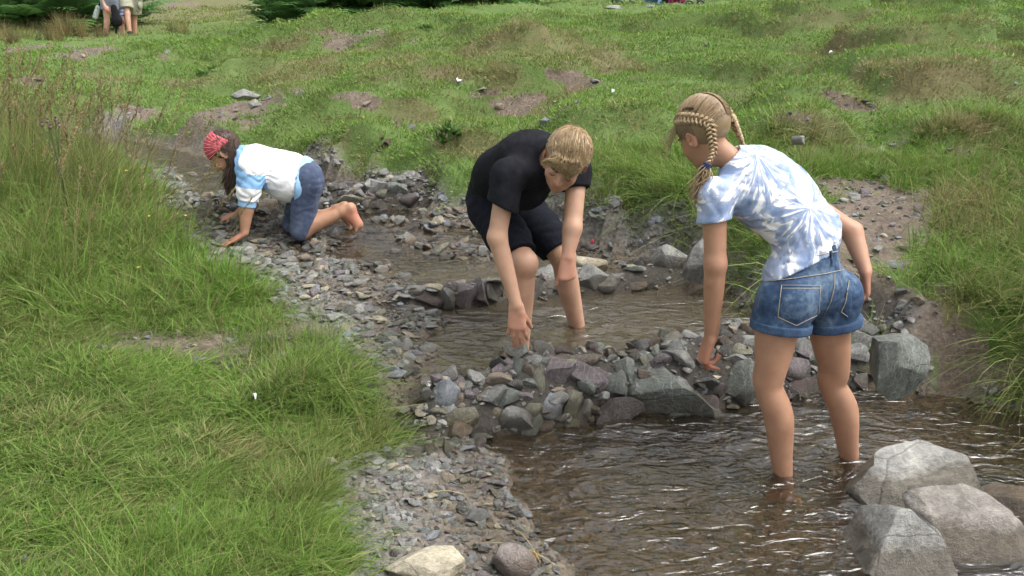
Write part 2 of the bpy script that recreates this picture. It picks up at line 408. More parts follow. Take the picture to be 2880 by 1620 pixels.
grav = k.mix(.3, k.ramp(vor.outputs['Color'], [(.1, (.07, .067, .062)), (.9, (.30, .29, .27))]).outputs[0], earth.outputs[0])
mb = k.ramp(k.math('ADD', k.attr('bare').outputs['Fac'], k.math('MULTIPLY', k.math('SUBTRACT', n1.outputs['Fac'], .5), .7)), [(.38, 0), (.55, 1)])
col = k.mix(mb.outputs[0], grass.outputs[0], earth.outputs[0])
col = k.mix(k.attr('shingle').outputs['Fac'], col.outputs[0], grav.outputs[0])
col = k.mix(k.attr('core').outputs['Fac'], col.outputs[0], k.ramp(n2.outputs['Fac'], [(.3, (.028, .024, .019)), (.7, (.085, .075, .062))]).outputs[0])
wetc = k.mix(k.attr('wet').outputs['Fac'], col.outputs[0], k.mix(1.0, col.outputs[0], (.66, .56, .43), 'MULTIPLY').outputs[0])
rgh = k.ramp(k.attr('wet').outputs['Fac'], [(0, .9), (1, .35)])
bh = k.math('ADD', n2.outputs['Fac'], k.math('MULTIPLY', n3.outputs['Fac'], .5))
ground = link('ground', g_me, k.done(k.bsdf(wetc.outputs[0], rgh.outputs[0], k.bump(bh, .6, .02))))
tag(ground, 'grassy stream banks and hillside with bare earth patches', kind='structure')

# ================================================================= water
wx = np.arange(-6.2, 3.6, .03); wy = np.arange(-1.0, 8.2, .03)
WX, WY = np.meshgrid(wx, wy)
s_ = sdam(WX, WY)
amp = .0035 + .002 * smooth(3.3, 2.9, s_) + .003 * smooth(4.6, 5.0, s_)
WZ = water_level(WX, WY) + amp * (fbm(WX * 5, WY * 9, 3) + .6 * noise2(WX * 14 + 3, WY * 22)) 
for (cx, cy, a) in [(.94, 2.71, .012), (1.22, 2.83, .010), (.03, 3.44, .008), (.30, 3.78, .014), (1.55, 2.45, .006)]:
    r = np.hypot(WX - cx, WY - cy); WZ += a * np.sin(r * 60) * np.exp(-r * 5) * smooth(.0, .05, r)
sdw, _, _, inw = stream_field(WX, WY)
keep = (sdw < .35)
Fq = grid_faces(len(wy), len(wx)); kv = keep.ravel(); Fq = Fq[kv[Fq].all(1)]
used = np.unique(Fq); remap = np.full(kv.size, -1); remap[used] = np.arange(len(used))
w_me = mesh_np('stream_water', np.stack([WX, WY, WZ], -1).reshape(-1, 3)[used], remap[Fq])
vattr(w_me, 'murk', (.09 + .24 * smooth(3.12, 3.26, s_) * smooth(4.7, 4.4, s_)).ravel()[used])
k = NT('stream_water'); c = k.coord()
mp = k.n('Mapping', Vector=c, Scale=(1.0, 2.3, 1.0), Rotation=(0, 0, R(10)))
wv = k.noise(mp.outputs[0], 7, 2, .5, 1.2); wv2 = k.noise(mp.outputs[0], 22, 1, .5, .8)
hh = k.math('ADD', wv.outputs['Fac'], k.math('MULTIPLY', wv2.outputs['Fac'], .22))
bmp = k.bump(hh, 1.0, .019)
fr = k.n('Fresnel', IOR=1.75, Normal=bmp.outputs[0])
gl = k.n('BsdfGlossy', Roughness=.11, Normal=bmp.outputs[0]); k.set(gl.inputs['Color'], (1, 1, 1))
tr = k.n('BsdfTransparent'); k.set(tr.inputs['Color'], (.88, .77, .57))
df = k.n('BsdfDiffuse'); k.set(df.inputs['Color'], (.150, .125, .082))
body = k.n('MixShader'); k.set(body.inputs[0], k.attr('murk').outputs['Fac']); k.set(body.inputs[1], tr); k.set(body.inputs[2], df)
sh = k.n('MixShader'); k.set(sh.inputs[0], fr.outputs[0]); k.set(sh.inputs[1], body); k.set(sh.inputs[2], gl)
water = link('stream_water', w_me, k.done(sh))
tag(water, 'shallow brown rippled stream water', kind='structure')
# ================================================================= stones
def ico(sub):
    bm = bmesh.new(); bmesh.ops.create_icosphere(bm, subdivisions=sub, radius=1.0)
    V = np.array([v.co[:] for v in bm.verts]); F = np.array([[v.index for v in f.verts] for f in bm.faces])
    bm.free(); return V, F
_ico = {i: ico(i) for i in (1, 2, 3, 4, 5)}
def noise3(P, f, seed=0):
    x, y, z = P[:, 0] * f + seed * 7.1, P[:, 1] * f + seed * 3.7, P[:, 2] * f - seed * 5.3
    return (noise2(x + .7 * z, y - .4 * z) + noise2(y + 31 + .5 * x, z + .3 * x) + noise2(z + 67 - .3 * y, x + .6 * y)) / 1.7
def rock_verts(sub, seed, cuts=9, lo=.45, hi=.8, rough=.03, strata=0.0):
    r = np.random.default_rng(seed); V, F = _ico[sub]; V = V.copy()
    for i in range(cuts):
        n = r.normal(size=3); n /= np.linalg.norm(n); d = r.uniform(lo, hi)
        e = V @ n - d; V -= np.outer(np.where(e > 0, e * .96, 0), n)
    if rough: V += V / np.linalg.norm(V, axis=1)[:, None] * (rough * noise3(V, 2.2, seed) + rough * .5 * noise3(V, 6, seed) + rough * .25 * noise3(V, 15, seed))[:, None]
    if strata:
        n = r.normal(size=3) * [.3, .3, 1]; n /= np.linalg.norm(n); t = V @ n + .1 * noise3(V, 2, seed)
        V += V * (strata * (np.abs(((t * 4.5) % 1) - .5) - .25))[:, None]
    V -= (V.max(0) + V.min(0)) / 2; V /= (V.max(0) - V.min(0)) / 2
    return V, F
def rock_mesh(name, sub, seed, angle=32, **kw):
    V, F = rock_verts(sub, seed, **kw)
    me = mesh_np(name, V, F); me.set_sharp_from_angle(angle=R(angle)); return me
TONE = dict(grey=(.205, .203, .19), green=(.155, .168, .145), purple=(.155, .128, .133), olive=(.175, .168, .12), blue=(.24, .258, .28), cream=(.36, .32, .235), dark=(.085, .08, .074), tan=(.235, .19, .14),
            light=(.27, .265, .245), ochre=(.38, .27, .11), brown=(.14, .11, .085), pink=(.26, .22, .20), tanlight=(.25, .228, .20))
k = NT('stone'); c = k.coord()
tone = k.attr('tone', 'INSTANCER'); wl = k.attr('wl', 'INSTANCER'); oi = k.n('ObjectInfo')
off = k.n('VectorMath', _operation='ADD'); k.set(off.inputs[0], c); cx = k.n('CombineXYZ'); k.set(cx.inputs[0], k.math('MULTIPLY', oi.outputs['Random'], 37.0)); k.set(cx.inputs[1], k.math('MULTIPLY', oi.outputs['Random'], 91.0)); k.set(off.inputs[1], cx)
v = off.outputs[0]
a1 = k.noise(v, 1.6, 6, .62, .5); a2 = k.noise(v, 9, 5, .7); a3 = k.noise(v, 40, 3, .7)
ve = k.n('TexWave', Vector=v, Scale=1.1, Distortion=9.0, Detail=4.0, Detail__Scale=1.6)
m1 = k.ramp(a1.outputs['Fac'], [(.28, .50), (.5, 1.0), (.72, 1.45)]); m2 = k.ramp(a2.outputs['Fac'], [(.25, .62), (.75, 1.35)])
col = k.mix(1.0, k.mix(1.0, tone.outputs['Color'], m1.outputs[0], 'MULTIPLY').outputs[0], m2.outputs[0], 'MULTIPLY')
vein = k.ramp(ve.outputs['Fac'], [(.0, .35), (.05, 0.0)])
col = k.mix(vein.outputs[0], col.outputs[0], (.42, .41, .38))
lich = k.ramp(k.noise(v, 4.2, 5, .75).outputs['Fac'], [(.60, 0), (.68, .5)])
col = k.mix(lich.outputs[0], col.outputs[0], (.30, .285, .21))
gp = k.n('NewGeometry'); sz = k.n('SeparateXYZ'); k.set(sz.inputs[0], gp.outputs['Position'])
dz = k.math('ADD', k.math('SUBTRACT', sz.outputs[2], wl.outputs['Fac']), k.math('MULTIPLY', k.math('SUBTRACT', a2.outputs['Fac'], .5), .05))
wet = k.ramp(k.math('MULTIPLY', dz, 10.0), [(.12, 1), (.42, 0)])
col = k.mix(wet.outputs[0], col.outputs[0], k.mix(1.0, col.outputs[0], (.50, .46, .40), 'MULTIPLY').outputs[0])
crk = k.n('TexVoronoi', _feature='DISTANCE_TO_EDGE', Vector=k.mix(.12, v, k.noise(v, 2.5, 3).outputs['Color']).outputs[0], Scale=.55)
cr = k.ramp(crk.outputs['Distance'], [(.0, .62), (.012, 1.0)])
col = k.mix(1.0, col.outputs[0], cr.outputs[0], 'MULTIPLY')
bh = k.math('ADD', k.math('ADD', a2.outputs['Fac'], k.math('MULTIPLY', a3.outputs['Fac'], .4)), k.math('MULTIPLY', cr.outputs[0], .5))
M_STONE = k.done(k.bsdf(col.outputs[0], k.ramp(wet.outputs[0], [(0, .82), (1, .28)]).outputs[0], k.bump(bh, .55, .06)))
ROCKS = [rock_mesh('stone', 3, 100 + i, cuts=8 + i % 4, lo=.35, hi=.75, rough=.05, strata=.05 if i % 3 == 0 else 0) for i in range(18)]
SLABS = [rock_mesh('stone', 2, 300 + i, cuts=9, lo=.35, hi=.8, rough=.03) for i in range(10)]
PEBS = []
for i in range(14):
    r = np.random.default_rng(500 + i); bm = bmesh.new()
    for j in range(14):
        p = r.normal(size=3); p /= np.linalg.norm(p); bm.verts.new(p * np.array([1, .8, .55 + .3 * (i % 3)]) * r.uniform(.8, 1))
    h = bmesh.ops.convex_hull(bm, input=bm.verts)
    bmesh.ops.delete(bm, geom=[v for v in bm.verts if not v.link_faces], context='VERTS')
    me = bpy.data.meshes.new('pebble'); bm.to_mesh(me); bm.free(); me.materials.append(M_STONE); PEBS.append(me)
for m in ROCKS + SLABS: m.materials.append(M_STONE)
def stone(me, loc, rad, rot, tone, parent=None, wl=None, name='stone', label=None):
    o = bpy.data.objects.new(name, me); COL.objects.link(o)
    if parent is not None:
        o.parent = parent; o.location = Vector(loc) - Vector(parent.location)
    else: o.location = loc
    o.scale = rad; o.rotation_euler = rot
    if isinstance(tone, str): tone = TONE[tone]
    j = random.uniform(.85, 1.18)
    o['tone'] = [t * j for t in tone]; o['wl'] = float(water_level(loc[0], loc[1]) if wl is None else wl)
    if label: o['label'] = label
    return o
def put(parent, px, py, w, h, tone, me=None, roll=0.0, deep=.85, sink=.25, name='stone', label=None, lift=0.0, ryaw=None):
    q = march(px, py, False); dist = q[1] * CP + (CAM_H - q[2]) * SP
    rx = w / 2 * dist / FPX * 1.2; rz = h / 2 * dist / FPX * 1.2; ry = (rx + rz) / 2 * deep
    loc = q + np.array([0, ry * sink, -rz * .1 + lift])
    yaw = random.uniform(-.35, .35) if ryaw is None else ryaw
    return stone(me or random.choice(ROCKS), loc, (rx, ry, rz), (random.uniform(-.25, .1), roll, yaw), tone, parent, name=name, label=label)
BIGROCK = rock_mesh('stone', 4, 777, cuts=20, lo=.42, hi=.7, rough=.03, strata=.03); BIGROCK.materials.append(M_STONE)
# ---- lower dam, stone by stone
dam1 = empty('stone_dam', (.7, 3.2, 0)); tag(dam1, 'heaped dam of grey and purple stones between the boy and the standing girl', 'stone dam', 'stone dams across the stream')
S4 = 2.385
for (x, y, w, h, t, rl) in [(1290, 190, 370, 160, 'dark', 0), (1540, 130, 250, 75, 'grey', .05), (1560, 185, 190, 70, 'brown', 0), (1525, 240, 110, 100, 'olive', 0), (1160, 345, 225, 180, 'purple', .1), (1365, 390, 245, 220, 'purple', 0), (1340, 275, 220, 70, 'brown', 0),
        (1550, 455, 155, 230, 'green', .1), (1935, 480, 590, 390, 'green', .12), (1530, 650, 370, 220, 'purple', -.2), (1300, 735, 200, 120, 'brown', 0), (870, 695, 200, 210, 'grey', .1), (390, 495, 210, 200, 'blue', 0), (790, 510, 270, 130, 'grey', 0), (480, 420, 140, 80, 'purple', 0),
        (530, 455, 120, 70, 'green', 0), (800, 320, 160, 110, 'purple', 0), (900, 340, 70, 160, 'green', .15), (960, 350, 75, 100, 'brown', .3), (1030, 390, 100, 170, 'olive', 0), (770, 405, 160, 90, 'tan', 0), (950, 420, 120, 55, 'green', 0), (1130, 580, 175, 140, 'blue', .4),
        (1265, 570, 120, 200, 'olive', 0), (1350, 590, 100, 120, 'light', 0), (510, 670, 210, 140, 'olive', -.25), (515, 510, 90, 50, 'tan', 0), (600, 490, 100, 60, 'purple', 0), (760, 620, 85, 50, 'cream', 0), (1000, 620, 110, 110, 'olive', 0), (1080, 730, 120, 90, 'brown', 0), (640, 390, 170, 80, 'green', 0),
        (545, 365, 100, 70, 'olive', 0), (430, 380, 130, 50, 'brown', 0), (1000, 275, 150, 90, 'grey', .3), (1620, 370, 150, 190, 'green', -.5), (1720, 355, 90, 120, 'olive', .2), (1690, 270, 100, 120, 'grey', 0), (1770, 190, 190, 120, 'blue', .2), (1830, 310, 130, 70, 'purple', -.2), (1980, 265, 210, 130, 'light', .25),
        (1850, 170, 160, 70, 'brown', .3), (1960, 190, 180, 100, 'grey', 0), (2100, 150, 110, 80, 'dark', 0), (2370, 410, 300, 290, 'green', .15), (2265, 475, 120, 100, 'purple', 0), (2400, 200, 140, 70, 'olive', 0), (2440, 140, 110, 70, 'light', 0), (2350, 260, 160, 70, 'grey', .1), (2420, 290, 130, 70, 'purple', 0),
        (2290, 200, 120, 70, 'dark', 0), (2180, 230, 120, 80, 'grey', 0), (700, 470, 80, 50, 'tan', 0), (1230, 480, 110, 70, 'brown', 0), (660, 770, 180, 90, 'dark', 0), (1110, 770, 170, 70, 'green', 0), (940, 520, 100, 60, 'purple', 0), (1440, 540, 100, 80, 'tan', 0), (360, 620, 110, 60, 'olive', 0), (440, 600, 90, 60, 'light', .5)]:
    put(dam1, 1080 + x / S4, 900 + y / S4, w / S4, h / S4, t, roll=rl, **(dict(me=BIGROCK, lift=.0, ryaw=.1) if w == 590 else {}))
for (x, y, w, h, t, rl) in [(2230, 1045, 80, 70, 'purple', .1), (2255, 1105, 105, 75, 'purple', 0), (2270, 985, 70, 60, 'grey', 0), (2400, 1000, 70, 70, 'grey', .2), (2440, 1040, 80, 50, 'olive', .3), (2420, 1075, 60, 60, 'light', 0), (2470, 1090, 60, 50, 'tan', .2), (2410, 1105, 40, 30, 'blue', 0), (2330, 960, 60, 50, 'dark', 0), (2300, 1010, 70, 50, 'green', 0), (2160, 960, 60, 50, 'grey', 0), (2200, 980, 60, 50, 'dark', 0),
        (2430, 960, 90, 50, 'grey', .3), (2500, 1085, 40, 70, 'grey', 0), (2110, 930, 50, 40, 'green', 0)]:
    put(dam1, x, y, w, h, t, roll=rl)
for i in range(190):
    x = random.uniform(-.42, 1.7); s = 2.86 + .55 * random.random(); y = s + .28 * x; z = float(height(x, y)); r = random.uniform(.014, .044)
    stone(random.choice(SLABS + ROCKS), (x, y, z + r * .2), (r * random.uniform(.8, 1.5), r, r * random.uniform(.4, .9)), (random.uniform(-.7, .7), random.uniform(-.7, .7), random.uniform(0, 6)), random.choice(['grey', 'green', 'purple', 'olive', 'dark', 'tan', 'light', 'brown']), dam1)
# ---- middle dam
dam2 = empty('stone_dam', (.1, 4.15, .15)); tag(dam2, 'low row of upright purple-grey stones behind the standing boy', 'stone dam', 'stone dams across the stream')
for (x, y, w, h, t, rl) in [(1205, 845, 75, 55, 'purple', 0), (1250, 840, 60, 62, 'grey', .1), (1305, 835, 62, 75, 'purple', .05), (1350, 825, 50, 80, 'purple', -.1), (1382, 828, 36, 60, 'grey', 0), (1170, 820, 50, 30, 'light', 0), (1215, 812, 55, 24, 'cream', 0), (1190, 805, 60, 26, 'brown', 0), (1410, 850, 50, 34, 'tan', .2), (1300, 880, 40, 20, 'olive', 0),
        (1425, 825, 36, 30, 'cream', 0), (1110, 850, 40, 26, 'grey', 0), (1445, 850, 40, 40, 'grey', 0), (1140, 870, 50, 26, 'light', 0), (1665, 780, 66, 60, 'grey', .6), (1700, 800, 60, 40, 'light', 0), (1735, 785, 70, 28, 'grey', 0), (1790, 805, 50, 24, 'tan', 0), (1580, 800, 60, 44, 'grey', 0), (1490, 830, 40, 36, 'olive', 0), (1620, 812, 50, 24, 'olive', 0), (1830, 805, 44, 22, 'dark', 0)]:
    put(dam2, x, y, w, h, t, roll=rl)
# ---- upper dam
dam3 = empty('stone_dam', (-1.2, 5.3, .3)); tag(dam3, 'piled dam of wet grey stones around the kneeling girl', 'stone dam', 'stone dams across the stream')
S1 = 3.578
for (x, y, w, h, t, rl) in [(2060, 680, 260, 150, 'grey', .1), (2255, 700, 210, 160, 'green', 0), (1770, 800, 290, 120, 'olive', 0), (2020, 730, 110, 100, 'purple', .3), (1905, 750, 120, 110, 'light', 0), (1520, 840, 160, 130, 'grey', .1), (2085, 830, 200, 80, 'grey', 0), (1960, 840, 90, 120, 'light', .2), (1990, 780, 110, 70, 'tan', .3), (2115, 740, 110, 90, 'olive', 0), (2380, 800, 200, 130, 'purple', 0), (2330, 900, 130, 80, 'grey', 0),
        (2110, 910, 120, 70, 'purple', 0), (1900, 920, 130, 80, 'dark', 0), (2000, 920, 90, 60, 'olive', 0), (2230, 840, 120, 100, 'brown', 0), (1720, 730, 130, 60, 'purple', 0), (1600, 790, 90, 80, 'grey', 0), (950, 850, 240, 110, 'tan', 0), (940, 930, 140, 120, 'grey', 0), (1060, 990, 220, 200, 'dark', 0), (915, 1060, 150, 90, 'green', 0), (820, 1060, 100, 110, 'dark', 0), (510, 920, 140, 90, 'brown', -.3),
        (620, 860, 110, 70, 'blue', 0), (360, 930, 150, 130, 'dark', .1), (460, 890, 110, 70, 'dark', 0), (700, 960, 120, 90, 'dark', 0), (330, 1080, 110, 110, 'olive', 0), (660, 1070, 130, 80, 'grey', 0), (1140, 830, 110, 90, 'green', 0), (560, 1010, 120, 80, 'grey', 0), (430, 1020, 110, 80, 'dark', 0), (260, 960, 100, 80, 'grey', 0), (780, 900, 90, 70, 'green', 0), (1480, 900, 110, 80, 'tan', 0), (1580, 900, 80, 60, 'grey', 0), (2430, 690, 110, 80, 'dark', 0), (2480, 890, 120, 70, 'dark', 0),
        (2300, 760, 90, 70, 'light', 0), (1850, 700, 120, 60, 'brown', 0), (1660, 870, 90, 60, 'purple', 0)]:
    put(dam3, 480 + x / S1, 340 + y / S1, w / S1, h / S1, t, roll=rl)
for dm in (dam1, dam2, dam3):
    for o in dm.children: o['wl'] = o['wl'] + .055; o['tone'] = [c_ * .86 for c_ in o['tone']]
# ---- big stones, each a thing of its own
def boulder(seed, px, py, w, h, tone, label, deep=.9, roll=0.0, sink=.25, cuts=24, strata=.035, lift=0.0, yaw=0.0, lo=.34, hi=.66, up_=.55):
    me = rock_mesh('boulder', 5 if w > 150 else 4, seed, cuts=cuts, lo=lo, hi=hi, rough=.022, strata=strata, angle=34); me.materials.append(M_STONE)
    q = march(px, py, False)
    for it in range(3):
        dist = q[1] * CP + (CAM_H - q[2]) * SP; rz = h / 2 * dist / FPX
        zc = float(height(q[0], q[1], False)) + rz * up_ + lift; q = at_z(px, py, zc)
    dist = q[1] * CP + (CAM_H - q[2]) * SP; rz = h / 2 * dist / FPX
    rx = w / 2 * dist / FPX * 1.05; ry = (rx + rz) / 2 * deep
    o = stone(me, q, (rx, ry, rz * 1.05), (0, roll, yaw), tone, name='boulder')
    o['wl'] = o['wl'] + .045; tag(o, label, 'boulder', 'big stones along the stream'); return o
boulder(21, 2535, 1395, 430, 240, 'light', 'large pale grey boulder with a wet dark rim lying in the lower pool', deep=.85, roll=-.22)
boulder(22, 2735, 1505, 350, 230, 'tanlight', 'warm grey rough boulder beside the large pale boulder at the pool edge', roll=.1, lift=.02)
boulder(23, 2495, 1560, 290, 260, 'light', 'angular pale boulder in front of the warm grey boulder', roll=-.3, cuts=8, lift=.02)
boulder(24, 2655, 1555, 150, 130, 'grey', 'small lined grey stone wedged between the pale angular boulders', roll=.4)
boulder(25, 2735, 1605, 190, 90, 'light', 'broad pale stone cut by the bottom edge below the warm grey boulder')
boulder(26, 2835, 1435, 200, 150, 'tan', 'tan stone at the right edge behind the warm grey boulder', lift=.02)
boulder(27, 2295, 1590, 100, 90, 'blue', 'small blue-grey stone in shallow water left of the pale angular boulder')
boulder(47, 2380, 1600, 120, 60, 'light', 'low flat grey stone awash left of the angular pale boulder', up_=.4)
boulder(48, 2210, 1610, 90, 40, 'grey', 'small flat stone at the bottom edge in the shallow water', up_=.4)
boulder(49, 2800, 1340, 110, 60, 'grey', 'low grey stone at the right edge of the lower pool', up_=.4)
boulder(28, 2520, 1030, 140, 185, 'green', 'tall green-grey boulder leaning against the dark bank at the dam end', roll=.12, deep=.8, up_=.32, cuts=16, lo=.55, hi=.8)
boulder(29, 1650, 752, 115, 70, 'cream', 'cream coloured flat-topped block behind the boy', cuts=6, strata=0, lo=.6, hi=.7, lift=.01)
boulder(30, 1757, 748, 130, 110, 'light', 'rounded pale grey boulder next to the cream block', lift=.01)
boulder(31, 1882, 738, 145, 120, 'light', 'faceted light grey boulder at the foot of the grassy bank', lift=.01)
boulder(32, 1528, 800, 110, 90, 'light', 'pale boulder seen between the legs of the boy', lift=.0)
boulder(33, 1975, 720, 120, 140, 'grey', 'dark jointed rock under the bank beside the hanging arm of the girl', lift=.0)
boulder(34, 1975, 800, 100, 90, 'brown', 'brown rock at the water edge behind the arm of the girl')
boulder(35, 690, 268, 82, 34, 'light', 'long flat pale rock lying on the slope above the kneeling girl', sink=.1)
boulder(36, 716, 296, 36, 24, 'light', 'small pale rock just below the long flat rock', sink=.1)
boulder(37, 838, 270, 34, 34, 'grey', 'grey rock standing in the dry grass of the slope', sink=.1)
boulder(38, 2245, 395, 36, 26, 'light', 'pale stone on the worn ledge behind the girl in tie-dye', sink=.1)
boulder(39, 1530, 342, 30, 20, 'blue', 'blue-grey stone in the grass above the boy', sink=.1)
boulder(40, 1190, 1595, 230, 110, 'cream', 'cream and grey weathered stone at the bottom edge of the gravel', deep=.8)
boulder(41, 1450, 1580, 130, 90, 'pink', 'smooth pinkish oblong stone at the bottom edge of the gravel', roll=.5, cuts=4, lo=.7, hi=.9, strata=0)
boulder(42, 1497, 1562, 40, 34, 'ochre', 'small ochre yellow stone by the water edge', cuts=5, lo=.7, hi=.9, strata=0)
boulder(43, 1345, 1450, 66, 40, 'blue', 'pale blue-grey stone lying on the gravel beside the lower pool', cuts=7)
boulder(44, 592, 864, 34, 26, 'light', 'pale stone in the grass edge at the gravel corner')
boulder(45, 1720, 22, 46, 14, 'light', 'long pale rock in the turf below the bench', sink=.1)
boulder(46, 1828, 18, 24, 9, 'light', 'small pale rock in the turf below the bench', sink=.1)
# ---- loose stones of the shingle: the largest as parts of the ground, the rest as pebbles
cand = []
N = 80000
xs = rng.uniform(-3.2, 2.4, N); yy = rng.uniform(1.9, 6.6, N)
sh_, ba_, dr_, sd_, lf_, rt_, in_, sg_ = ground_masks(xs, yy)
ss = sdam(xs, yy); riff = (ss > 4.55) & (ss < 5.9) & in_
p = np.where(in_, np.where(riff, .6, .34), sh_ * .9); p = np.where(~in_ & (sh_ < .5), np.where(ba_ > .5, .10, 0), p)
sel = rng.random(N) < p
xs, yy, ss, riff, in_, sd_ = xs[sel], yy[sel], ss[sel], riff[sel], in_[sel], sd_[sel]
size = .006 + .010 * rng.pareto(2.2, len(xs)); size = np.clip(size, .005, .05); size = np.where(riff, np.clip(size * 1.25, .008, .042), size); size = np.minimum(size, .0085 * yy)
zz = height(xs, yy); ww = water_level(xs, yy)
tn = ['grey', 'green', 'grey', 'olive', 'blue', 'cream', 'dark', 'grey', 'light', 'purple', 'light', 'grey', 'green', 'tan']
tones = np.array([TONE[t] for t in tn]); ti = rng.integers(0, len(tn), len(xs))
app = size / yy
order = np.argsort(-app)
big, small = order[:290], order[290:22000]
for i in big:
    r = size[i]
    stone(random.choice(SLABS), (xs[i], yy[i], zz[i] + r * .25), (r * random.uniform(1, 1.7), r, r * random.uniform(.22, .55)), (random.uniform(-.3, .3), random.uniform(-.3, .3), random.uniform(0, 6.3)), tuple(tones[ti[i]]), ground)
def scatter(name, variants, P, rot, scl, idx, attrs, kind='stuff', label=None, parent=None):
    """one object of instanced pieces on given points"""
    col = bpy.data.collections.new(name + '_pieces')
    for j, me in enumerate(variants):
        col.objects.link(bpy.data.objects.new('%s_piece_%02d' % (name, j), me))
    me = bpy.data.meshes.new(name); me.vertices.add(len(P)); me.vertices.foreach_set('co', np.asarray(P, np.float32).ravel())
    vattr(me, 'rot', rot, 'FLOAT_VECTOR'); vattr(me, 'scl', scl, 'FLOAT_VECTOR'); iattr(me, 'idx', idx)
    for kk, vv in attrs.items():
        vv = np.asarray(vv)
        if vv.ndim == 1: vattr(me, kk, vv)
        else: vattr(me, kk, np.concatenate([vv, np.ones((len(vv), 1))], 1), 'FLOAT_COLOR')
    o = link(name, me, None, parent)
    g = bpy.data.node_groups.new(name, 'GeometryNodeTree')
    g.interface.new_socket('Geometry', in_out='INPUT', socket_type='NodeSocketGeometry'); g.interface.new_socket('Geometry', in_out='OUTPUT', socket_type='NodeSocketGeometry')
    gi = g.nodes.new('NodeGroupInput'); go = g.nodes.new('NodeGroupOutput')
    ci = g.nodes.new('GeometryNodeCollectionInfo'); ci.inputs['Collection'].default_value = col; ci.inputs['Separate Children'].default_value = True; ci.inputs['Reset Children'].default_value = True
    ip = g.nodes.new('GeometryNodeInstanceOnPoints'); ip.inputs['Pick Instance'].default_value = True
    def na(n, t):
        a = g.nodes.new('GeometryNodeInputNamedAttribute'); a.data_type = t; a.inputs['Name'].default_value = n; return a.outputs[0]
    g.links.new(gi.outputs[0], ip.inputs['Points']); g.links.new(ci.outputs[0], ip.inputs['Instance'])
    g.links.new(na('idx', 'INT'), ip.inputs['Instance Index']); g.links.new(na('rot', 'FLOAT_VECTOR'), ip.inputs['Rotation']); g.links.new(na('scl', 'FLOAT_VECTOR'), ip.inputs['Scale'])
    g.links.new(ip.outputs[0], go.inputs[0])
    md = o.modifiers.new('scatter', 'NODES'); md.node_group = g
    tag(o, label, kind=kind); return o
i = small; n = len(i)
scatter('pebbles', PEBS, np.stack([xs[i], yy[i], zz[i] + size[i] * .2], 1), np.stack([rng.uniform(-.4, .4, n), rng.uniform(-.4, .4, n), rng.uniform(0, 6.3, n)], 1),
        size[i][:, None] * np.stack([rng.uniform(1, 1.6, n), rng.uniform(.8, 1.2, n), rng.uniform(.35, .9, n)], 1), rng.integers(0, len(PEBS), n), dict(tone=tones[ti[i]] * rng.uniform(.85, 1.25, (n, 1)), wl=ww[i]),
        label='loose grey shingle and pebbles of the stream bed')

xs2 = rng.uniform(-7, 6, 26000); ys2 = rng.uniform(4.6, 14.5, 26000); m2 = ground_masks(xs2, ys2)
kp = (rng.random(26000) < np.where(m2[6], 0, smooth(.35, .8, m2[1]) * .55 + .012)) & (np.abs(xs2) < .62 * ys2 + .5); xs2, ys2 = xs2[kp], ys2[kp]; n = len(xs2)
sz2 = np.clip(.007 + .008 * rng.pareto(2.0, n), .006, .045); t2 = rng.integers(0, len(tn), n)
scatter('slope_stones', PEBS, np.stack([xs2, ys2, height(xs2, ys2) + sz2 * .15], 1), np.stack([rng.uniform(-.3, .3, n), rng.uniform(-.3, .3, n), rng.uniform(0, 6.3, n)], 1), sz2[:, None] * np.stack([rng.uniform(1, 1.7, n), rng.uniform(.8, 1.2, n), rng.uniform(.4, .9, n)], 1), rng.integers(0, len(PEBS), n),
        dict(tone=tones[t2] * rng.uniform(.8, 1.25, (n, 1)), wl=np.full(n, -5.0)), label='small loose stones on the bare earth of the slopes')
# ================================================================= grass
def blade_mesh(name, n, rad, h0, h1, wid, segs, lean, droop, seed, bias=(.35, .0), tip=.15, power=1.0):
    """blades of triangles: segs-1 strips and a pointed tip each; returns verts, faces, blade tint"""
    r = np.random.default_rng(seed)
    rr = rad * np.sqrt(r.random(n)); th = r.uniform(0, 6.283, n); base = np.stack([rr * np.cos(th), rr * np.sin(th), np.zeros(n)], 1)
    L = h0 + (h1 - h0) * r.random(n) ** power
    az = r.uniform(0, 6.283, n); out = np.stack([np.cos(az), np.sin(az)], 1) * (lean * r.random((n, 1))) + np.array(bias)[None] * r.uniform(.4, 1.3, (n, 1)) + base[:, :2] / max(rad, 1e-6) * lean * .5
    w = wid * r.uniform(.6, 1.3, n); side = np.stack([np.cos(az + 1.2), np.sin(az + 1.2), np.zeros(n)], 1); dr = droop * r.uniform(.3, 1.4, n)
    V = np.zeros((n, 2 * segs + 1, 3)); F = []
    for s in range(segs + 1):
        t = s / segs; c = base.copy(); bend = t + dr * t * t
        c[:, :2] += out * (L * bend * .8)[:, None]; c[:, 2] += L * (t - .38 * dr * t * t * np.linalg.norm(out, axis=1).clip(0, 1.3)) * .95 - .008
        if s == segs: V[:, 2 * s] = c
        else:
            ww = w * (1 - (1 - tip) * t ** 1.5); V[:, 2 * s] = c - side * ww[:, None] / 2; V[:, 2 * s + 1] = c + side * ww[:, None] / 2
    for s in range(segs - 1): F += [(2 * s, 2 * s + 1, 2 * s + 3), (2 * s, 2 * s + 3, 2 * s + 2)]
    F += [(2 * segs - 2, 2 * segs - 1, 2 * segs)]
    F = (np.array(F)[None] + (np.arange(n) * (2 * segs + 1))[:, None, None]).reshape(-1, 3)
    return V.reshape(-1, 3), F, np.repeat(r.random(n), 2 * segs + 1)
def as_mesh(name, b):
    me = mesh_np(name, b[0], b[1]); vattr(me, 'bv', b[2]); me.materials.append(M_GRASS); return me
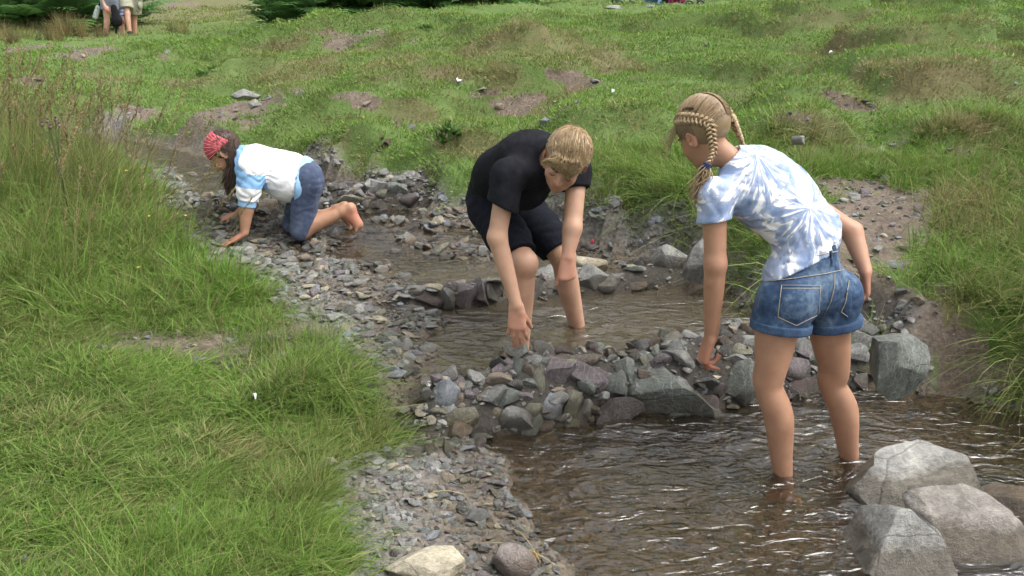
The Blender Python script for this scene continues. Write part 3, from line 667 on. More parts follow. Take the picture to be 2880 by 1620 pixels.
def grow(name, variants, P, rot, S3, idx, col, label):
    """the scattered pieces written out as one mesh"""
    cx, sx, cy, sy, cz, sz = np.cos(rot[:, 0]), np.sin(rot[:, 0]), np.cos(rot[:, 1]), np.sin(rot[:, 1]), np.cos(rot[:, 2]), np.sin(rot[:, 2])
    Rm = np.stack([np.stack([cz * cy, cz * sy * sx - sz * cx, cz * sy * cx + sz * sx], -1), np.stack([sz * cy, sz * sy * sx + cz * cx, sz * sy * cx - cz * sx], -1), np.stack([-sy, cy * sx, cy * cx], -1)], 1)
    VV, FF, CC, BB = [], [], [], []; off = 0
    for j, (v, f, bvv) in enumerate(variants):
        m = np.nonzero(idx == j)[0]
        if not len(m): continue
        w = np.einsum('nij,nvj->nvi', Rm[m], v[None] * S3[m][:, None]) + P[m][:, None]
        VV.append(w.reshape(-1, 3)); FF.append((f[None] + (off + np.arange(len(m)) * len(v))[:, None, None]).reshape(-1, 3)); off += len(m) * len(v)
        CC.append(np.repeat(col[m], len(v), 0)); BB.append(np.tile(bvv, len(m)))
    V = np.concatenate(VV); C = np.concatenate(CC); me = mesh_np(name, V, np.concatenate(FF)); vattr(me, 'gcol', np.concatenate([C, np.ones((len(C), 1))], 1), 'FLOAT_COLOR'); vattr(me, 'bv', np.concatenate(BB))
    o = link(name, me, M_GRASS_R); tag(o, label, kind='stuff'); return o
def grass_mat(name, typ):
    k = NT(name); gc = k.attr('gcol', typ); bv = k.attr('bv')
    straw = k.ramp(bv.outputs['Fac'], [(.0, .62), (.5, 1.0), (1.0, 1.5)])
    col = k.mix(1.0, gc.outputs['Color'], straw.outputs[0], 'MULTIPLY')
    dead = k.ramp(bv.outputs['Fac'], [(.84, 0), (.92, .75)])
    col = k.mix(dead.outputs[0], col.outputs[0], (.36, .29, .15))
    b1 = k.bsdf(col.outputs[0], .55, None); b1.inputs['Specular IOR Level'].default_value = .25
    b2 = k.n('BsdfTranslucent'); k.set(b2.inputs[0], col)
    ms = k.n('MixShader'); ms.inputs[0].default_value = .35; k.set(ms.inputs[1], b1); k.set(ms.inputs[2], b2)
    return k.done(ms)
M_GRASS = grass_mat('grass', 'INSTANCER'); M_GRASS_R = grass_mat('grass_blades', 'GEOMETRY')
TURF = [blade_mesh('turf', 31, .14, .012, .034, .0105, 1, .9, .6, 900 + i, (.15, 0)) for i in range(8)]
LAWN = [as_mesh('lawn', blade_mesh('lawn', 80, .09, .014, .080, .0044, 3, 1.5, 1.1, 920 + i, (.45, .05), power=1.8)) for i in range(7)]
TUFT = [blade_mesh('tuft', 40, .085, .04, .15, .0062, 2, .9, 1.0, 940 + i, (.12, -.12)) for i in range(8)]
TUFT_I = [as_mesh('tuft', t_) for t_ in TUFT]
LONG = [blade_mesh('long', 36, .07, .14, .52, .0042, 4, .75, 1.2, 960 + i, (.30, -.02), power=1.3) for i in range(10)]
HANG = [blade_mesh('hang', 40, .08, .15, .42, .0042, 4, .6, 1.7, 980 + i, (-.30, -.45)) for i in range(6)]
GREEN = np.array((.145, .250, .043)); BRIGHT = np.array((.175, .320, .050)); DARKG = np.array((.090, .160, .034)); OLIVE = np.array((.175, .175, .066)); STRAW = np.array((.31, .255, .13)); BRN = np.array((.20, .15, .075))
def tint(x, y, dry, seed=0):
    a = np.clip(.5 + .75 * fbm(x * .9 + seed, y * .9, 3), 0, 1)[:, None]; b_ = np.clip(.5 + .8 * fbm(x * 3 + 9 + seed, y * 3, 2), 0, 1)[:, None]
    c = GREEN * (1 - a) + BRIGHT * a; c = c * (1 - .4 * b_) + DARKG * .4 * b_
    d = np.clip(dry, 0, 1)[:, None]; dc = OLIVE * (1 - b_) + (STRAW * .55 + BRN * .45) * b_
    return (c * (1 - d) + dc * d) * rng.uniform(.82, 1.2, (len(x), 1))
def normals_tilt(x, y, amt=.8):
    e = .06; gx = (height(x + e, y) - height(x - e, y)) / (2 * e); gy = (height(x, y + e) - height(x, y - e)) / (2 * e)
    return -np.arctan(gy) * -amt, -np.arctan(gx) * amt
def spread(name, variants, x, y, dens, s0, s1, dry_add=0.0, tilt=.7, label=None, zoff=0.0, seed=0, sz=None, maxz=None):
    sh_, ba_, dr_, sd_, lf_, rt_, in_, sg_ = ground_masks(x, y)
    keep = (rng.random(len(x)) < dens(x, y, sh_, ba_, dr_, sd_, lf_, rt_, in_, sg_))
    x, y, dr_ = x[keep], y[keep], dr_[keep]; n = len(x)
    z = height(x, y) + zoff; rx, ry = normals_tilt(x, y, tilt)
    # rotation about z first would turn the wind; keep blades leaning one way with a limited turn
    rz = rng.uniform(-.9, .9, n)
    s = rng.uniform(s0, s1, n) * (1 if sz is None else sz(x, y)); S3 = np.stack([s, s, s * rng.uniform(.75, 1.25, n)], 1)
    e_ = .15; gy_ = (slope_base(x, y + e_) - slope_base(x, y - e_)) / (2 * e_); face = smooth(.22, .60, gy_) * smooth(5.0, 6.0, y)
    dd = np.clip(dr_ * .7 + .85 * face + (dry_add(x, y) if callable(dry_add) else dry_add) + rng.normal(0, .16, n), 0, 1)
    P, rot, idx, col = np.stack([x, y, z], 1), np.stack([rx, ry, rz], 1), rng.integers(0, len(variants), n), tint(x, y, dd, seed)
    if isinstance(variants[0], tuple): return grow(name, variants, P, rot, S3, idx, col, label)
    return scatter(name, variants, P, rot, S3, idx, dict(gcol=col), label=label)
def fan_points(n, y0, y1, half=.66, pad=.6, p=1.0):
    y = y0 + (y1 - y0) * rng.random(n) ** p; return rng.uniform(-1, 1, n) * (half * y + pad), y
# short turf of the hillside
x, y = fan_points(24000, 4.6, 13.0, p=1.0); x2, y2 = fan_points(8000, 12, 30)
x = np.concatenate([x, x2]); y = np.concatenate([y, y2])
mound = lambda x, y: (x < -1.3 - .2 * (y - 4.2)) & (y < 6.9)
spread('short_turf', TURF, x, y, lambda x, y, sh, ba, dr, sd, lf, rt, i, sg: (~i) * (1 - sh) * (1 - .97 * smooth(.15, .4, ba)) * ~(lf & (y < 6)), .8, 1.25, label='short grazed turf covering the hillside', sz=lambda x, y: np.interp(y, [5, 10, 16, 30], [.9, 1.1, 1.7, 2.6]))
# tussocky tufts on the hummocks
x, y = fan_points(7000, 4.7, 22.0)
hum = lambda x, y: smooth(.02, .075, hump_h(x, y))
spread('hummock_tufts', TUFT, x, y, lambda x, y, sh, ba, dr, sd, lf, rt, i, sg: (~i) * (1 - sh) * (1 - smooth(.08, .3, ba)) * np.clip(.004 + .12 * dr + .25 * hum(x, y) + .5 * smooth(.22, .6, (slope_base(x, y + .15) - slope_base(x, y - .15)) / .3) + .45 * smooth(.9, .2, sd) * rt + .08 * smooth(.2, .5, fbm(x * 1.2, y * 1.2 + 60, 3)), 0, 1) * ~(lf & (y < 6)), .6, 1.2, dry_add=.04, label='coarse grass tufts on the hummocks of the slope', sz=lambda x, y: np.interp(y, [5, 9, 16, 24], [.75, .75, .85, 1.1]))
# grass of the near left bank
x = rng.uniform(-3.4, -.30, 13000); y = rng.uniform(1.6, 4.6, 13000)
spread('bank_lawn', LAWN, x, y, lambda x, y, sh, ba, dr, sd, lf, rt, i, sg: lf * (1 - smooth(.25, .6, sh)) * (1 - .96 * smooth(.3, .6, ba)) * (np.abs(x) < .70 * y + .4), .6, 1.15, dry_add=.06, label='trodden grass of the near bank')
x = rng.uniform(-3.0, -.34, 4200); y = rng.uniform(1.7, 4.3, 4200)
TUSS = [(-.66, 3.22, .22, .30), (-.58, 2.30, .20, .26), (-.85, 2.05, .25, .15), (-.95, 3.42, .14, .10), (-1.42, 4.05, .14, .12), (-1.05, 3.98, .08, .06)]
def tuss(x, y): return np.max([np.exp(-((x - a) / c_) ** 2 - ((y - b_) / d) ** 2) for a, b_, c_, d in TUSS], 0)
spread('edge_tussocks', LONG, x, y, lambda x, y, sh, ba, dr, sd, lf, rt, i, sg: lf * (1 - smooth(.5, .9, sh)) * np.clip(.55 * tuss(x, y) + .012, 0, 1), .30, .58, dry_add=.12, label='long grass tussocks hanging over the gravel edge')
# tall grass of the left mound
x = rng.uniform(-5.2, -1.25, 5200); y = rng.uniform(3.5, 6.8, 5200)
spread('tall_grass', LONG, x, y, lambda x, y, sh, ba, dr, sd, lf, rt, i, sg: lf * (1 - smooth(.3, .6, sh)) * smooth(.06, .26, sg) * smooth(3.55, 3.85, y) * .44, .55, 1.12, dry_add=lambda x, y: .20 + .25 * smooth(4.4, 5.4, y), label='tall meadow grass on the left bank', sz=lambda x, y: np.interp(y, [3.5, 4.2, 5.0, 6.5], [.55, .85, 1.0, .9]) * np.where(x > -1.9, .8, 1))
x = rng.uniform(-5.2, -1.25, 4500); y = rng.uniform(3.4, 6.8, 4500)
spread('meadow_understorey', TUFT_I, x, y, lambda x, y, sh, ba, dr, sd, lf, rt, i, sg: lf * (1 - smooth(.3, .6, sh)) * (1 - .9 * ba) * smooth(3.55, 3.75, y) * .8, .8, 1.4, dry_add=-.05, label='dense low grass under the tall meadow grass')
# grass of the right bank
x = rng.uniform(.4, 4.6, 7500); y = rng.uniform(2.2, 5.6, 7500)
spread('right_bank_grass', TUFT_I, x, y, lambda x, y, sh, ba, dr, sd, lf, rt, i, sg: rt * (1 - sh) * (1 - smooth(.1, .35, ba)) * .6, .5, 1.05, dry_add=.02, label='grass of the right bank')
x = rng.uniform(.6, 4.2, 2600); y = rng.uniform(2.4, 5.3, 2600)
spread('overhanging_grass', HANG, x, y, lambda x, y, sh, ba, dr, sd, lf, rt, i, sg: rt * (1 - sh) * (1 - smooth(.08, .3, ba)) * np.clip(.55 * smooth(.75, .15, sd) * np.where(x > 1.9, 1.0, .45) + .10 * (x > 2), 0, 1), .5, .95, dry_add=lambda x, y: np.where(x > 1.9, .30, .10), label='long grass hanging over the right bank')
# straw stems with seed heads
def stem_mesh(seed):
    r = np.random.default_rng(seed); t = np.linspace(0, 1, 9)[:, None]; L = r.uniform(.45, .75); b = r.uniform(.05, .35)
    P = np.concatenate([b * L * t ** 2, .05 * L * np.sin(t * 2 + r.random() * 6) * t, L * (t - .1 * b * t * t)], 1); paths = [P]; rad = [np.full(9, .0013)]
    for j in range(16):
        f = .80 + .20 * j / 16; i = min(int(f * 8), 7); p = P[i] + (P[i + 1] - P[i]) * (f * 8 - i); d = unit(V3(*r.normal(size=3)) * .6 + V3(.3, 0, 1)); q = p + d * r.uniform(.010, .026); paths.append(p + (q - p) * t); rad.append(.0022 * np.sin(np.clip(t[:, 0], .05, .95) * 3.14) + .0005)
    me = tubes('stem', paths, rad, 3); vattr(me, 'bv', np.full(len(me.vertices), .55)); me.materials.append(M_GRASS); return me
STEMS = [stem_mesh(1000 + i) for i in range(8)]
def stems(name, n, x0, x1, y0, y1, dens, s0, s1, label, col=(.30, .245, .12)):
    x = rng.uniform(x0, x1, n); y = rng.uniform(y0, y1, n); m = ground_masks(x, y); keep = rng.random(n) < dens(x, y, *m); x, y = x[keep], y[keep]; n = len(x); s = rng.uniform(s0, s1, n)
    scatter(name, STEMS, np.stack([x, y, height(x, y)], 1), np.stack([rng.normal(0, .18, n), rng.normal(.12, .20, n), rng.uniform(-1.2, 1.2, n)], 1), np.stack([s, s, s], 1), rng.integers(0, 8, n), dict(gcol=np.array(col) * rng.uniform(.7, 1.25, (n, 1))), label=label)
stems('seed_stems', 1700, -4.8, -1.4, 3.7, 6.6, lambda x, y, sh, ba, dr, sd, lf, rt, i, sg: lf * (1 - sh) * (.22 + .6 * smooth(4.4, 5.2, y)), .75, 1.25, 'dry straw-coloured grass stems with seed heads on the left bank')
stems('bank_stems', 260, -2.6, -.4, 1.7, 3.9, lambda x, y, sh, ba, dr, sd, lf, rt, i, sg: lf * (1 - sh) * .28, .25, .5, 'short straw stems in the near grass')
stems('right_stems', 600, 1.6, 4.2, 2.6, 5.0, lambda x, y, sh, ba, dr, sd, lf, rt, i, sg: rt * (1 - sh) * (1 - ba) * .5, .4, .8, 'dry straw stems on the right bank')
# ================================================================= people: bodies and clothes grown from distance fields
def sub(o, parent):
    o.parent = parent; o.matrix_parent_inverse = Matrix.Identity(4); return o
class Field:
    def __init__(s, lo, hi, h):
        s.lo = np.asarray(lo, float); s.h = h
        s.n = np.ceil((np.asarray(hi) - s.lo) / h).astype(int) + 1
        s.a = np.full(s.n, .10, np.float32)
    def sub(s, lo, hi):
        i0 = np.clip(np.floor((lo - s.lo) / s.h).astype(int), 0, s.n); i1 = np.clip(np.ceil((hi - s.lo) / s.h).astype(int) + 1, 0, s.n)
        sl = tuple(slice(a, b) for a, b in zip(i0, i1))
        ax = [(s.lo[d] + s.h * np.arange(i0[d], i1[d])).astype(np.float32) for d in range(3)]
        return sl, (ax[0][:, None, None], ax[1][None, :, None], ax[2][None, None, :])
    def merge(s, sl, d, k, op='add'):
        a = s.a[sl]
        if op == 'sub':
            d = -d; h = np.maximum(k - np.abs(a - d), 0) / max(k, 1e-6); s.a[sl] = np.maximum(a, d) + h * h * k * .25
        else:
            h = np.maximum(k - np.abs(a - d), 0) / max(k, 1e-6); s.a[sl] = np.minimum(a, d) - h * h * k * .25
    def cap(s, a, b, ra, rb=None, k=.02, flat=None, op='add'):
        """tapered limb from a to b; flat=(axis, factor>1) thins it along the axis"""
        a = np.asarray(a, float); b = np.asarray(b, float); rb = ra if rb is None else rb
        m = max(ra, rb) + k + .02
        sl, (x, y, z) = s.sub(np.minimum(a, b) - m, np.maximum(a, b) + m)
        if 0 in s.a[sl].shape: return
        ab = b - a; L = max(ab @ ab, 1e-9)
        px, py, pz = x - a[0], y - a[1], z - a[2]
        t = np.clip((px * ab[0] + py * ab[1] + pz * ab[2]) / L, 0, 1)
        qx, qy, qz = px - t * ab[0], py - t * ab[1], pz - t * ab[2]
        q2 = qx * qx + qy * qy + qz * qz
        if flat is not None:
            n = unit(flat[0]); qn = qx * n[0] + qy * n[1] + qz * n[2]; q2 = q2 + qn * qn * (flat[1] ** 2 - 1)
        s.merge(sl, np.sqrt(q2) - (ra + (rb - ra) * t), k, op)
    def ell(s, c, rad, axes=None, k=.02, op='add'):
        c = np.asarray(c, float); rad = np.asarray(rad, float); m = rad.max() + k + .02
        sl, (x, y, z) = s.sub(c - m, c + m)
        if 0 in s.a[sl].shape: return
        A = np.eye(3) if axes is None else np.array([unit(v) for v in axes])
        px, py, pz = x - c[0], y - c[1], z - c[2]
        k0 = 0.; k1 = 0.
        for i in range(3):
            u = px * A[i, 0] + py * A[i, 1] + pz * A[i, 2]
            k0 = k0 + (u / rad[i]) ** 2; k1 = k1 + (u / rad[i] ** 2) ** 2
        k0 = np.sqrt(k0); k1 = np.sqrt(k1) + 1e-6
        s.merge(sl, k0 * (k0 - 1) / k1, k, op)
    def chain(s, pts, rads, k=.02, flat=None):
        """a limb: one smooth tapering sweep through the points"""
        P = np.array(pts, float); Rr = np.array(rads, float); n = len(P)
        if n > 2:
            T = np.linspace(0, n - 1, (n - 1) * 11 + 1); Q = []; R2 = []
            ext = np.concatenate([[2 * P[0] - P[1]], P, [2 * P[-1] - P[-2]]]); er = np.concatenate([[Rr[0]], Rr, [Rr[-1]]])
            for t in T:
                i = min(int(t), n - 2); f = t - i; a = [ext[i + j] for j in range(4)]; b = [er[i + j] for j in range(4)]
                c = lambda p: .5 * (2 * p[1] + (p[2] - p[0]) * f + (2 * p[0] - 5 * p[1] + 4 * p[2] - p[3]) * f * f + (3 * p[1] - p[0] - 3 * p[2] + p[3]) * f ** 3)
                Q.append(c(a)); R2.append(c(b))
            P, Rr = np.array(Q), np.array(R2)
        m = Rr.max() + k + .02
        sl, (x, y, z) = s.sub(P.min(0) - m, P.max(0) + m)
        if 0 in s.a[sl].shape: return
        D = np.full(s.a[sl].shape, 1.0, np.float32)
        for i in range(len(P) - 1):
            a, ab = P[i], P[i + 1] - P[i]; L = max(ab @ ab, 1e-9)
            px, py, pz = x - a[0], y - a[1], z - a[2]
            t = np.clip((px * ab[0] + py * ab[1] + pz * ab[2]) / L, 0, 1)
            d = np.sqrt((px - t * ab[0]) ** 2 + (py - t * ab[1]) ** 2 + (pz - t * ab[2]) ** 2) - (Rr[i] + (Rr[i + 1] - Rr[i]) * t)
            D = np.minimum(D, d)
        s.merge(sl, D, k)
    def cut(s, p, n, k=0.0):
        """keep the side the normal points away from"""
        sl, (x, y, z) = s.sub(s.lo, s.lo + s.h * s.n); n = unit(n)
        d = (x - p[0]) * n[0] + (y - p[1]) * n[1] + (z - p[2]) * n[2]
        s.a[...] = np.maximum(s.a, d[:s.n[0], :s.n[1], :s.n[2]])
    def coords(s):
        ax = [(s.lo[d] + s.h * np.arange(s.n[d])).astype(np.float32) for d in range(3)]
        return ax[0][:, None, None], ax[1][None, :, None], ax[2][None, None, :]
    def folds(s, amp, dirs, freq, warp=.6, seed=0):
        """cloth folds: ridges running across `dirs`"""
        m = np.abs(s.a) < .06; idx = np.nonzero(m)
        P = np.stack([s.lo[d] + s.h * idx[d] for d in range(3)], 1)
        v = np.zeros(len(P))
        for j, d in enumerate(dirs):
            t = P @ unit(d) * freq[j]
            n = noise3(P, freq[j] * .16, seed + j) * warp * 6
            g = .5 + .5 * noise3(P, freq[j] * .10 + 2, seed + 9 + j)
            v += (np.abs(np.sin(t + n)) ** .7 - .6) * np.clip(g * 1.5 - .25, 0, 1)
        s.a[idx] -= (amp * v).astype(np.float32)
    def mesh(s, name, shell=None):
        a = s.a
        if shell: a = np.maximum(a, -(a + shell))
        return nets(name, a, s.lo, s.h)
def nets(name, A, lo, h, smooth_it=2):
    A = A.astype(np.float32); I = A < 0
    c = I[:-1, :-1, :-1].astype(np.uint8)
    for dx in (0, 1):
        for dy in (0, 1):
            for dz in (0, 1):
                if dx + dy + dz: c = c + I[dx:A.shape[0] - 1 + dx, dy:A.shape[1] - 1 + dy, dz:A.shape[2] - 1 + dz]
    act = (c > 0) & (c < 8)
    ci = np.stack(np.nonzero(act), 1)
    vid = np.full(act.shape, -1, np.int32); vid[act] = np.arange(len(ci))
    cor = {(dx, dy, dz): A[ci[:, 0] + dx, ci[:, 1] + dy, ci[:, 2] + dz] for dx in (0, 1) for dy in (0, 1) for dz in (0, 1)}
    S = np.zeros((len(ci), 3)); N = np.zeros(len(ci))
    for e0 in cor:
        for d in range(3):
            if e0[d]: continue
            e1 = list(e0); e1[d] = 1; e1 = tuple(e1)
            f0, f1 = cor[e0], cor[e1]; m = (f0 < 0) != (f1 < 0)
            t = np.where(m, f0 / np.where(m, f0 - f1, 1), 0)
            p = np.array(e0, float)[None] + np.zeros((len(ci), 3)); p[:, d] += t
            S += p * m[:, None]; N += m
    V = ci + S / N[:, None]
    Q = []
    for d in range(3):
        u, w = (d + 1) % 3, (d + 2) % 3
        sl0 = [slice(None)] * 3; sl1 = [slice(None)] * 3
        sl0[d] = slice(0, -1); sl1[d] = slice(1, None)
        for q in (u, w): sl0[q] = slice(1, -1); sl1[q] = slice(1, -1)
        m = I[tuple(sl0)] != I[tuple(sl1)]
        e = np.stack(np.nonzero(m), 1); e[:, u] += 1; e[:, w] += 1
        flip = I[tuple(sl0)][m]
        def cid(du, dw):
            q = e.copy(); q[:, u] -= du; q[:, w] -= dw; return vid[q[:, 0], q[:, 1], q[:, 2]]
        quad = np.stack([cid(1, 1), cid(0, 1), cid(0, 0), cid(1, 0)], 1)
        quad[~flip] = quad[~flip][:, ::-1]
        Q.append(quad)
    Q = np.concatenate(Q); Q = Q[(Q >= 0).all(1)]
    V = lo + h * V
    for it in range(smooth_it):
        acc = np.zeros_like(V); cnt = np.zeros(len(V))
        for a, b in ((0, 1), (1, 2), (2, 3), (3, 0)):
            np.add.at(acc, Q[:, a], V[Q[:, b]]); np.add.at(acc, Q[:, b], V[Q[:, a]]); np.add.at(cnt, Q[:, a], 1); np.add.at(cnt, Q[:, b], 1)
        V = V * .5 + .5 * acc / np.maximum(cnt, 1)[:, None]
    return mesh_np(name, V, Q)
def verts(me):
    v = np.empty(len(me.vertices) * 3, np.float32); me.vertices.foreach_get('co', v); return v.reshape(-1, 3)
def hand(f, wrist, d, palm, thumb_side, L=.15, curls=((20, 20, 15),) * 4, spread=(10, 3, -4, -11), thumb=((35, 20), 30), rw=.021):
    """a hand: d = direction of the fingers, palm = the way the palm faces, thumb_side = unit towards the thumb
    curls per finger (index, middle, ring, little): bends at the three joints towards the palm, degrees"""
    d = unit(d); palm = unit(palm - (palm @ d) * d); ts = unit(np.cross(d, palm)); ts = ts if ts @ thumb_side > 0 else -ts
    K = L / .15; pl = .072 * K
    offs = [.024, .008, -.008, -.023]; ln = [.062, .069, .064, .050]; rd = [.0082, .0085, .0080, .0072]; kn = [1.0, 1.04, 1.0, .92]
    tips = []
    for i in range(4):
        base = wrist + ts * offs[i] * .55 * K; k0 = wrist + d * pl * kn[i] + ts * offs[i] * K
        f.cap(base, k0, .0145 * K, .0105 * K, .012, flat=(palm, 1.15))
        a = math.radians(spread[i]); dd = unit(d * math.cos(a) + ts * math.sin(a)); p = k0; bend = 0.0
        for j, (fr, cr) in enumerate(zip((.46, .30, .24), curls[i])):
            bend += math.radians(cr); v = dd * math.cos(bend) + palm * math.sin(bend); q = p + v * ln[i] * fr * 1.08 * K
            r0 = rd[i] * K * (1 - .09 * j); f.cap(p, q, r0, r0 * .93, .004); p = q
        tips.append(p)
    (t1, t2), tp = thumb
    b = wrist + d * .018 * K + ts * .016 * K; a = math.radians(t1); pa = math.radians(tp)
    v = unit(d * math.cos(a) + ts * math.sin(a) + palm * math.sin(pa) * .8)
    m1 = b + v * .036 * K; f.cap(b, m1, .0135 * K, .0105 * K, .010)
    v2 = unit(v + d * math.sin(math.radians(t2)) * .9 + palm * .25); m2 = m1 + v2 * .027 * K; f.cap(m1, m2, .0098 * K, .0090 * K, .004)
    v3 = unit(v2 + d * .25); m3 = m2 + v3 * .022 * K; f.cap(m2, m3, .0090 * K, .0078 * K, .003)
    return tips
def head_parts(f, c, fd, up, s=1.0):
    """skull, face and neckless jaw; fd = the way the face looks, up = crown; returns the frame"""
    fd = unit(fd); up = unit(up - (up @ fd) * fd); rt = np.cross(fd, up)      # rt: towards the person's right
    A = (rt, fd, up)
    P = lambda r, f_, u: c + s * (rt * r + fd * f_ + up * u)
    f.ell(P(0, -.012, .028), s * V3(.072, .090, .080), A, .02)
    f.ell(P(0, .030, -.030), s * V3(.058, .058, .075), A, .03)
    f.ell(P(0, .045, -.075), s * V3(.036, .038, .030), A, .03)                 # jaw
    f.ell(P(0, .073, -.092), s * V3(.017, .013, .013), A, .015)                # chin
    for sx in (-1, 1):
        f.ell(P(sx * .034, .058, -.036), s * V3(.022, .018, .020), A, .02)     # cheek
        f.ell(P(sx * .031, .086, .002), s * V3(.014, .007, .008), A, .012, 'sub')   # socket
        f.ell(P(sx * .030, .077, -.003), s * V3(.0125, .0105, .0095), A, .004)  # closed lid
        f.cap(P(sx * .014, .086, .017), P(sx * .044, .076, .018), s * .0065, s * .005, .008)  # brow ridge
        e = P(sx * .076, -.008, -.012)                                         # ear
        f.ell(e, s * V3(.0075, .019, .031), (unit(rt * sx + fd * -.45), unit(fd + rt * sx * .45), unit(up - fd * .15)), .006)
        f.ell(e + s * (rt * sx * .008 + fd * .004), s * V3(.006, .010, .018), (unit(rt * sx + fd * -.45), unit(fd + rt * sx * .45), up), .003, 'sub')
    f.cap(P(0, .085, .006), P(0, .104, -.030), s * .0075, s * .0095, .010)      # nose
    for sx in (-1, 1): f.ell(P(sx * .010, .094, -.034), s * V3(.0075, .009, .007), A, .005)
    f.cap(P(-.016, .083, -.058), P(.016, .083, -.058), s * .0065, s * .0065, .008)   # lips
    f.cap(P(-.014, .082, -.067), P(.014, .082, -.067), s * .007, s * .007, .008)
    f.cap(P(-.018, .093, -.0625), P(.018, .093, -.0625), s * .0022, s * .0022, .002, op='sub')
    return P, A
def foot(f, ankle, heading, L=.20, down=.06, r=.03):
    """ankle joint, heading on the ground, sole `down` below the ankle"""
    h = unit(V3(heading[0], heading[1], 0)); heel = ankle - h * L * .2 + V3(0, 0, -down * .6); ball = ankle + h * L * .52 + V3(0, 0, -down * .78); side = np.cross(h, V3(0, 0, 1))
    f.cap(ankle, heel, r * .95, r * .85, .02); f.cap(ankle + V3(0, 0, -.01), ball, r * 1.0, r * .68, .03); f.cap(heel, ball, r * .8, r * .8, .02)
    for i, o in enumerate((-.030, -.015, 0, .013, .026)):
        f.cap(ball + side * o * .8, ball + side * o + h * (.045 - .004 * i) * L / .2 + V3(0, 0, -.006), .010, .009 - .0008 * i, .004)
# ---- materials of people
def skin_mat(name, base, red):
    k = NT(name); c = k.coord(); n = k.noise(c, 14, 4); n2 = k.noise(c, 260, 2)
    col = k.mix(k.attr('blush').outputs['Fac'], base, red)
    col = k.mix(1.0, col.outputs[0], k.ramp(n.outputs['Fac'], [(.3, (.86, .82, .80)), (.7, (1.10, 1.08, 1.06))]).outputs[0], 'MULTIPLY')
    return k.done(k.bsdf(col.outputs[0], .48, k.bump(n2.outputs['Fac'], .12, .002), Subsurface__Weight=.12, Subsurface__Radius=(.012, .005, .003), Subsurface__Scale=1.0))
def hair_mat(name, dark, lite):
    k = NT(name); c = k.coord(); n = k.noise(c, 40, 3)
    f = k.math('ADD', k.math('MULTIPLY', k.attr('shade').outputs['Fac'], .8), k.math('MULTIPLY', n.outputs['Fac'], .3))
    return k.done(k.bsdf(k.ramp(f, [(.1, dark), (.95, lite)]).outputs[0], .42))
def cloth_mat(name, col, var=.12, rough=.9, weave=900, fold=25):
    k = NT(name); c = k.coord(); n = k.noise(c, fold, 4, .6); w = k.noise(c, weave, 2)
    cc = k.ramp(n.outputs['Fac'], [(.3, tuple(x * (1 - var) for x in col)), (.7, tuple(min(1, x * (1 + var)) for x in col))])
    h = k.math('ADD', n.outputs['Fac'], k.math('MULTIPLY', w.outputs['Fac'], .12))
    return k.done(k.bsdf(cc.outputs[0], rough, k.bump(h, .35, .012), Specular__IOR__Level=.12))
M_SKIN = skin_mat('skin', (.47, .285, .195), (.50, .215, .15))
M_SKIN2 = skin_mat('skin_tanned', (.395, .220, .138), (.43, .175, .115))
def denim(name, dark, mid, lite):
    k = NT(name); c = k.coord(); n = k.noise(c, 9, 5, .6); n2 = k.noise(c, 55, 4, .65); w = k.noise(c, 700, 2)
    f = k.math('ADD', k.math('MULTIPLY', n.outputs['Fac'], .75), k.math('MULTIPLY', n2.outputs['Fac'], .35))
    cc = k.ramp(f, [(.34, dark), (.52, mid), (.72, lite)])
    return k.done(k.bsdf(cc.outputs[0], .85, k.bump(k.math('ADD', n2.outputs['Fac'], k.math('MULTIPLY', w.outputs['Fac'], .3)), .4, .006)))
def blush(me, spots, base=0.0):
    v = verts(me); b = np.full(len(v), base)
    for p, r, a in spots: b = np.maximum(b, a * smooth(1.0, .3, np.linalg.norm(v - p, axis=1) / r))
    vattr(me, 'blush', b)
# ---------------------------------------------------------------- girl standing in the lower pool, tie-dye top and denim shorts
VOX = .0050
J = at_y
def bounds(pts, m=.12): p = np.array(pts); return p.min(0) - m, p.max(0) + m
g_ankL = V3(.94, 2.71, 0); g_ankR = V3(1.22, 2.83, 0)
g = dict(anL=J(2207, 1385, 2.70), anR=J(2396, 1340, 2.82), knL=J(2166, 1062, 2.70), knR=J(2346, 1056, 2.83), hiL=J(2195, 850, 2.73), hiR=J(2325, 838, 2.85), pel=J(2262, 800, 2.80), wai=J(2260, 725, 2.81), mid=J(2222, 588, 2.86),
         che=J(2124, 514, 2.89), nek=J(2058, 448, 2.91), hed=J(1980, 372, 2.93), shL=J(2008, 545, 2.80), shR=J(2165, 500, 3.02), elL=J(2012, 742, 2.77), wrL=J(2000, 945, 2.80), elR=J(2396, 652, 2.99), wrR=J(2434, 762, 2.90))
ff = unit(V3(-.75, .66, 0)); fl = unit(V3(-.66, -.75, 0))
spine = unit(g['nek'] - g['wai'])
girl = empty('person', (1.08, 2.77, -.13))
tag(girl, 'girl with blond braids in tie-dye top and denim shorts standing in the lower pool', 'person', 'children playing in the stream')
F_ = Field(*bounds([g['anL'] - V3(.2, .1, .1), g['anR'] + V3(.1, .2, -.1), g['hed'] + V3(-.05, .05, .1), g['wrR'] + V3(.05, 0, -.1)], .12), VOX)
for s_, out in (('L', fl), ('R', -fl)):
    an, kn, hi = g['an' + s_], g['kn' + s_], g['hi' + s_]
    back = -ff * .008
    calf = kn * .68 + an * .32 + back * 1.6
    F_.chain([hi, hi * .45 + kn * .55, kn + V3(0, 0, .02), kn + V3(0, 0, -.04), calf, an * .7 + kn * .3 + back * .5, an + V3(0, 0, .02)], [.079, .065, .0500, .0465, .0495, .0365, .0285], .03)
    F_.ell(kn + ff * .018, (.034, .034, .042), None, .03)
foot(F_, g['anL'] + V3(0, 0, -.01), (-.95, .25), .19, .055, .029); foot(F_, g['anR'] + V3(0, 0, -.01), (.75, .66), .19, .055, .029)
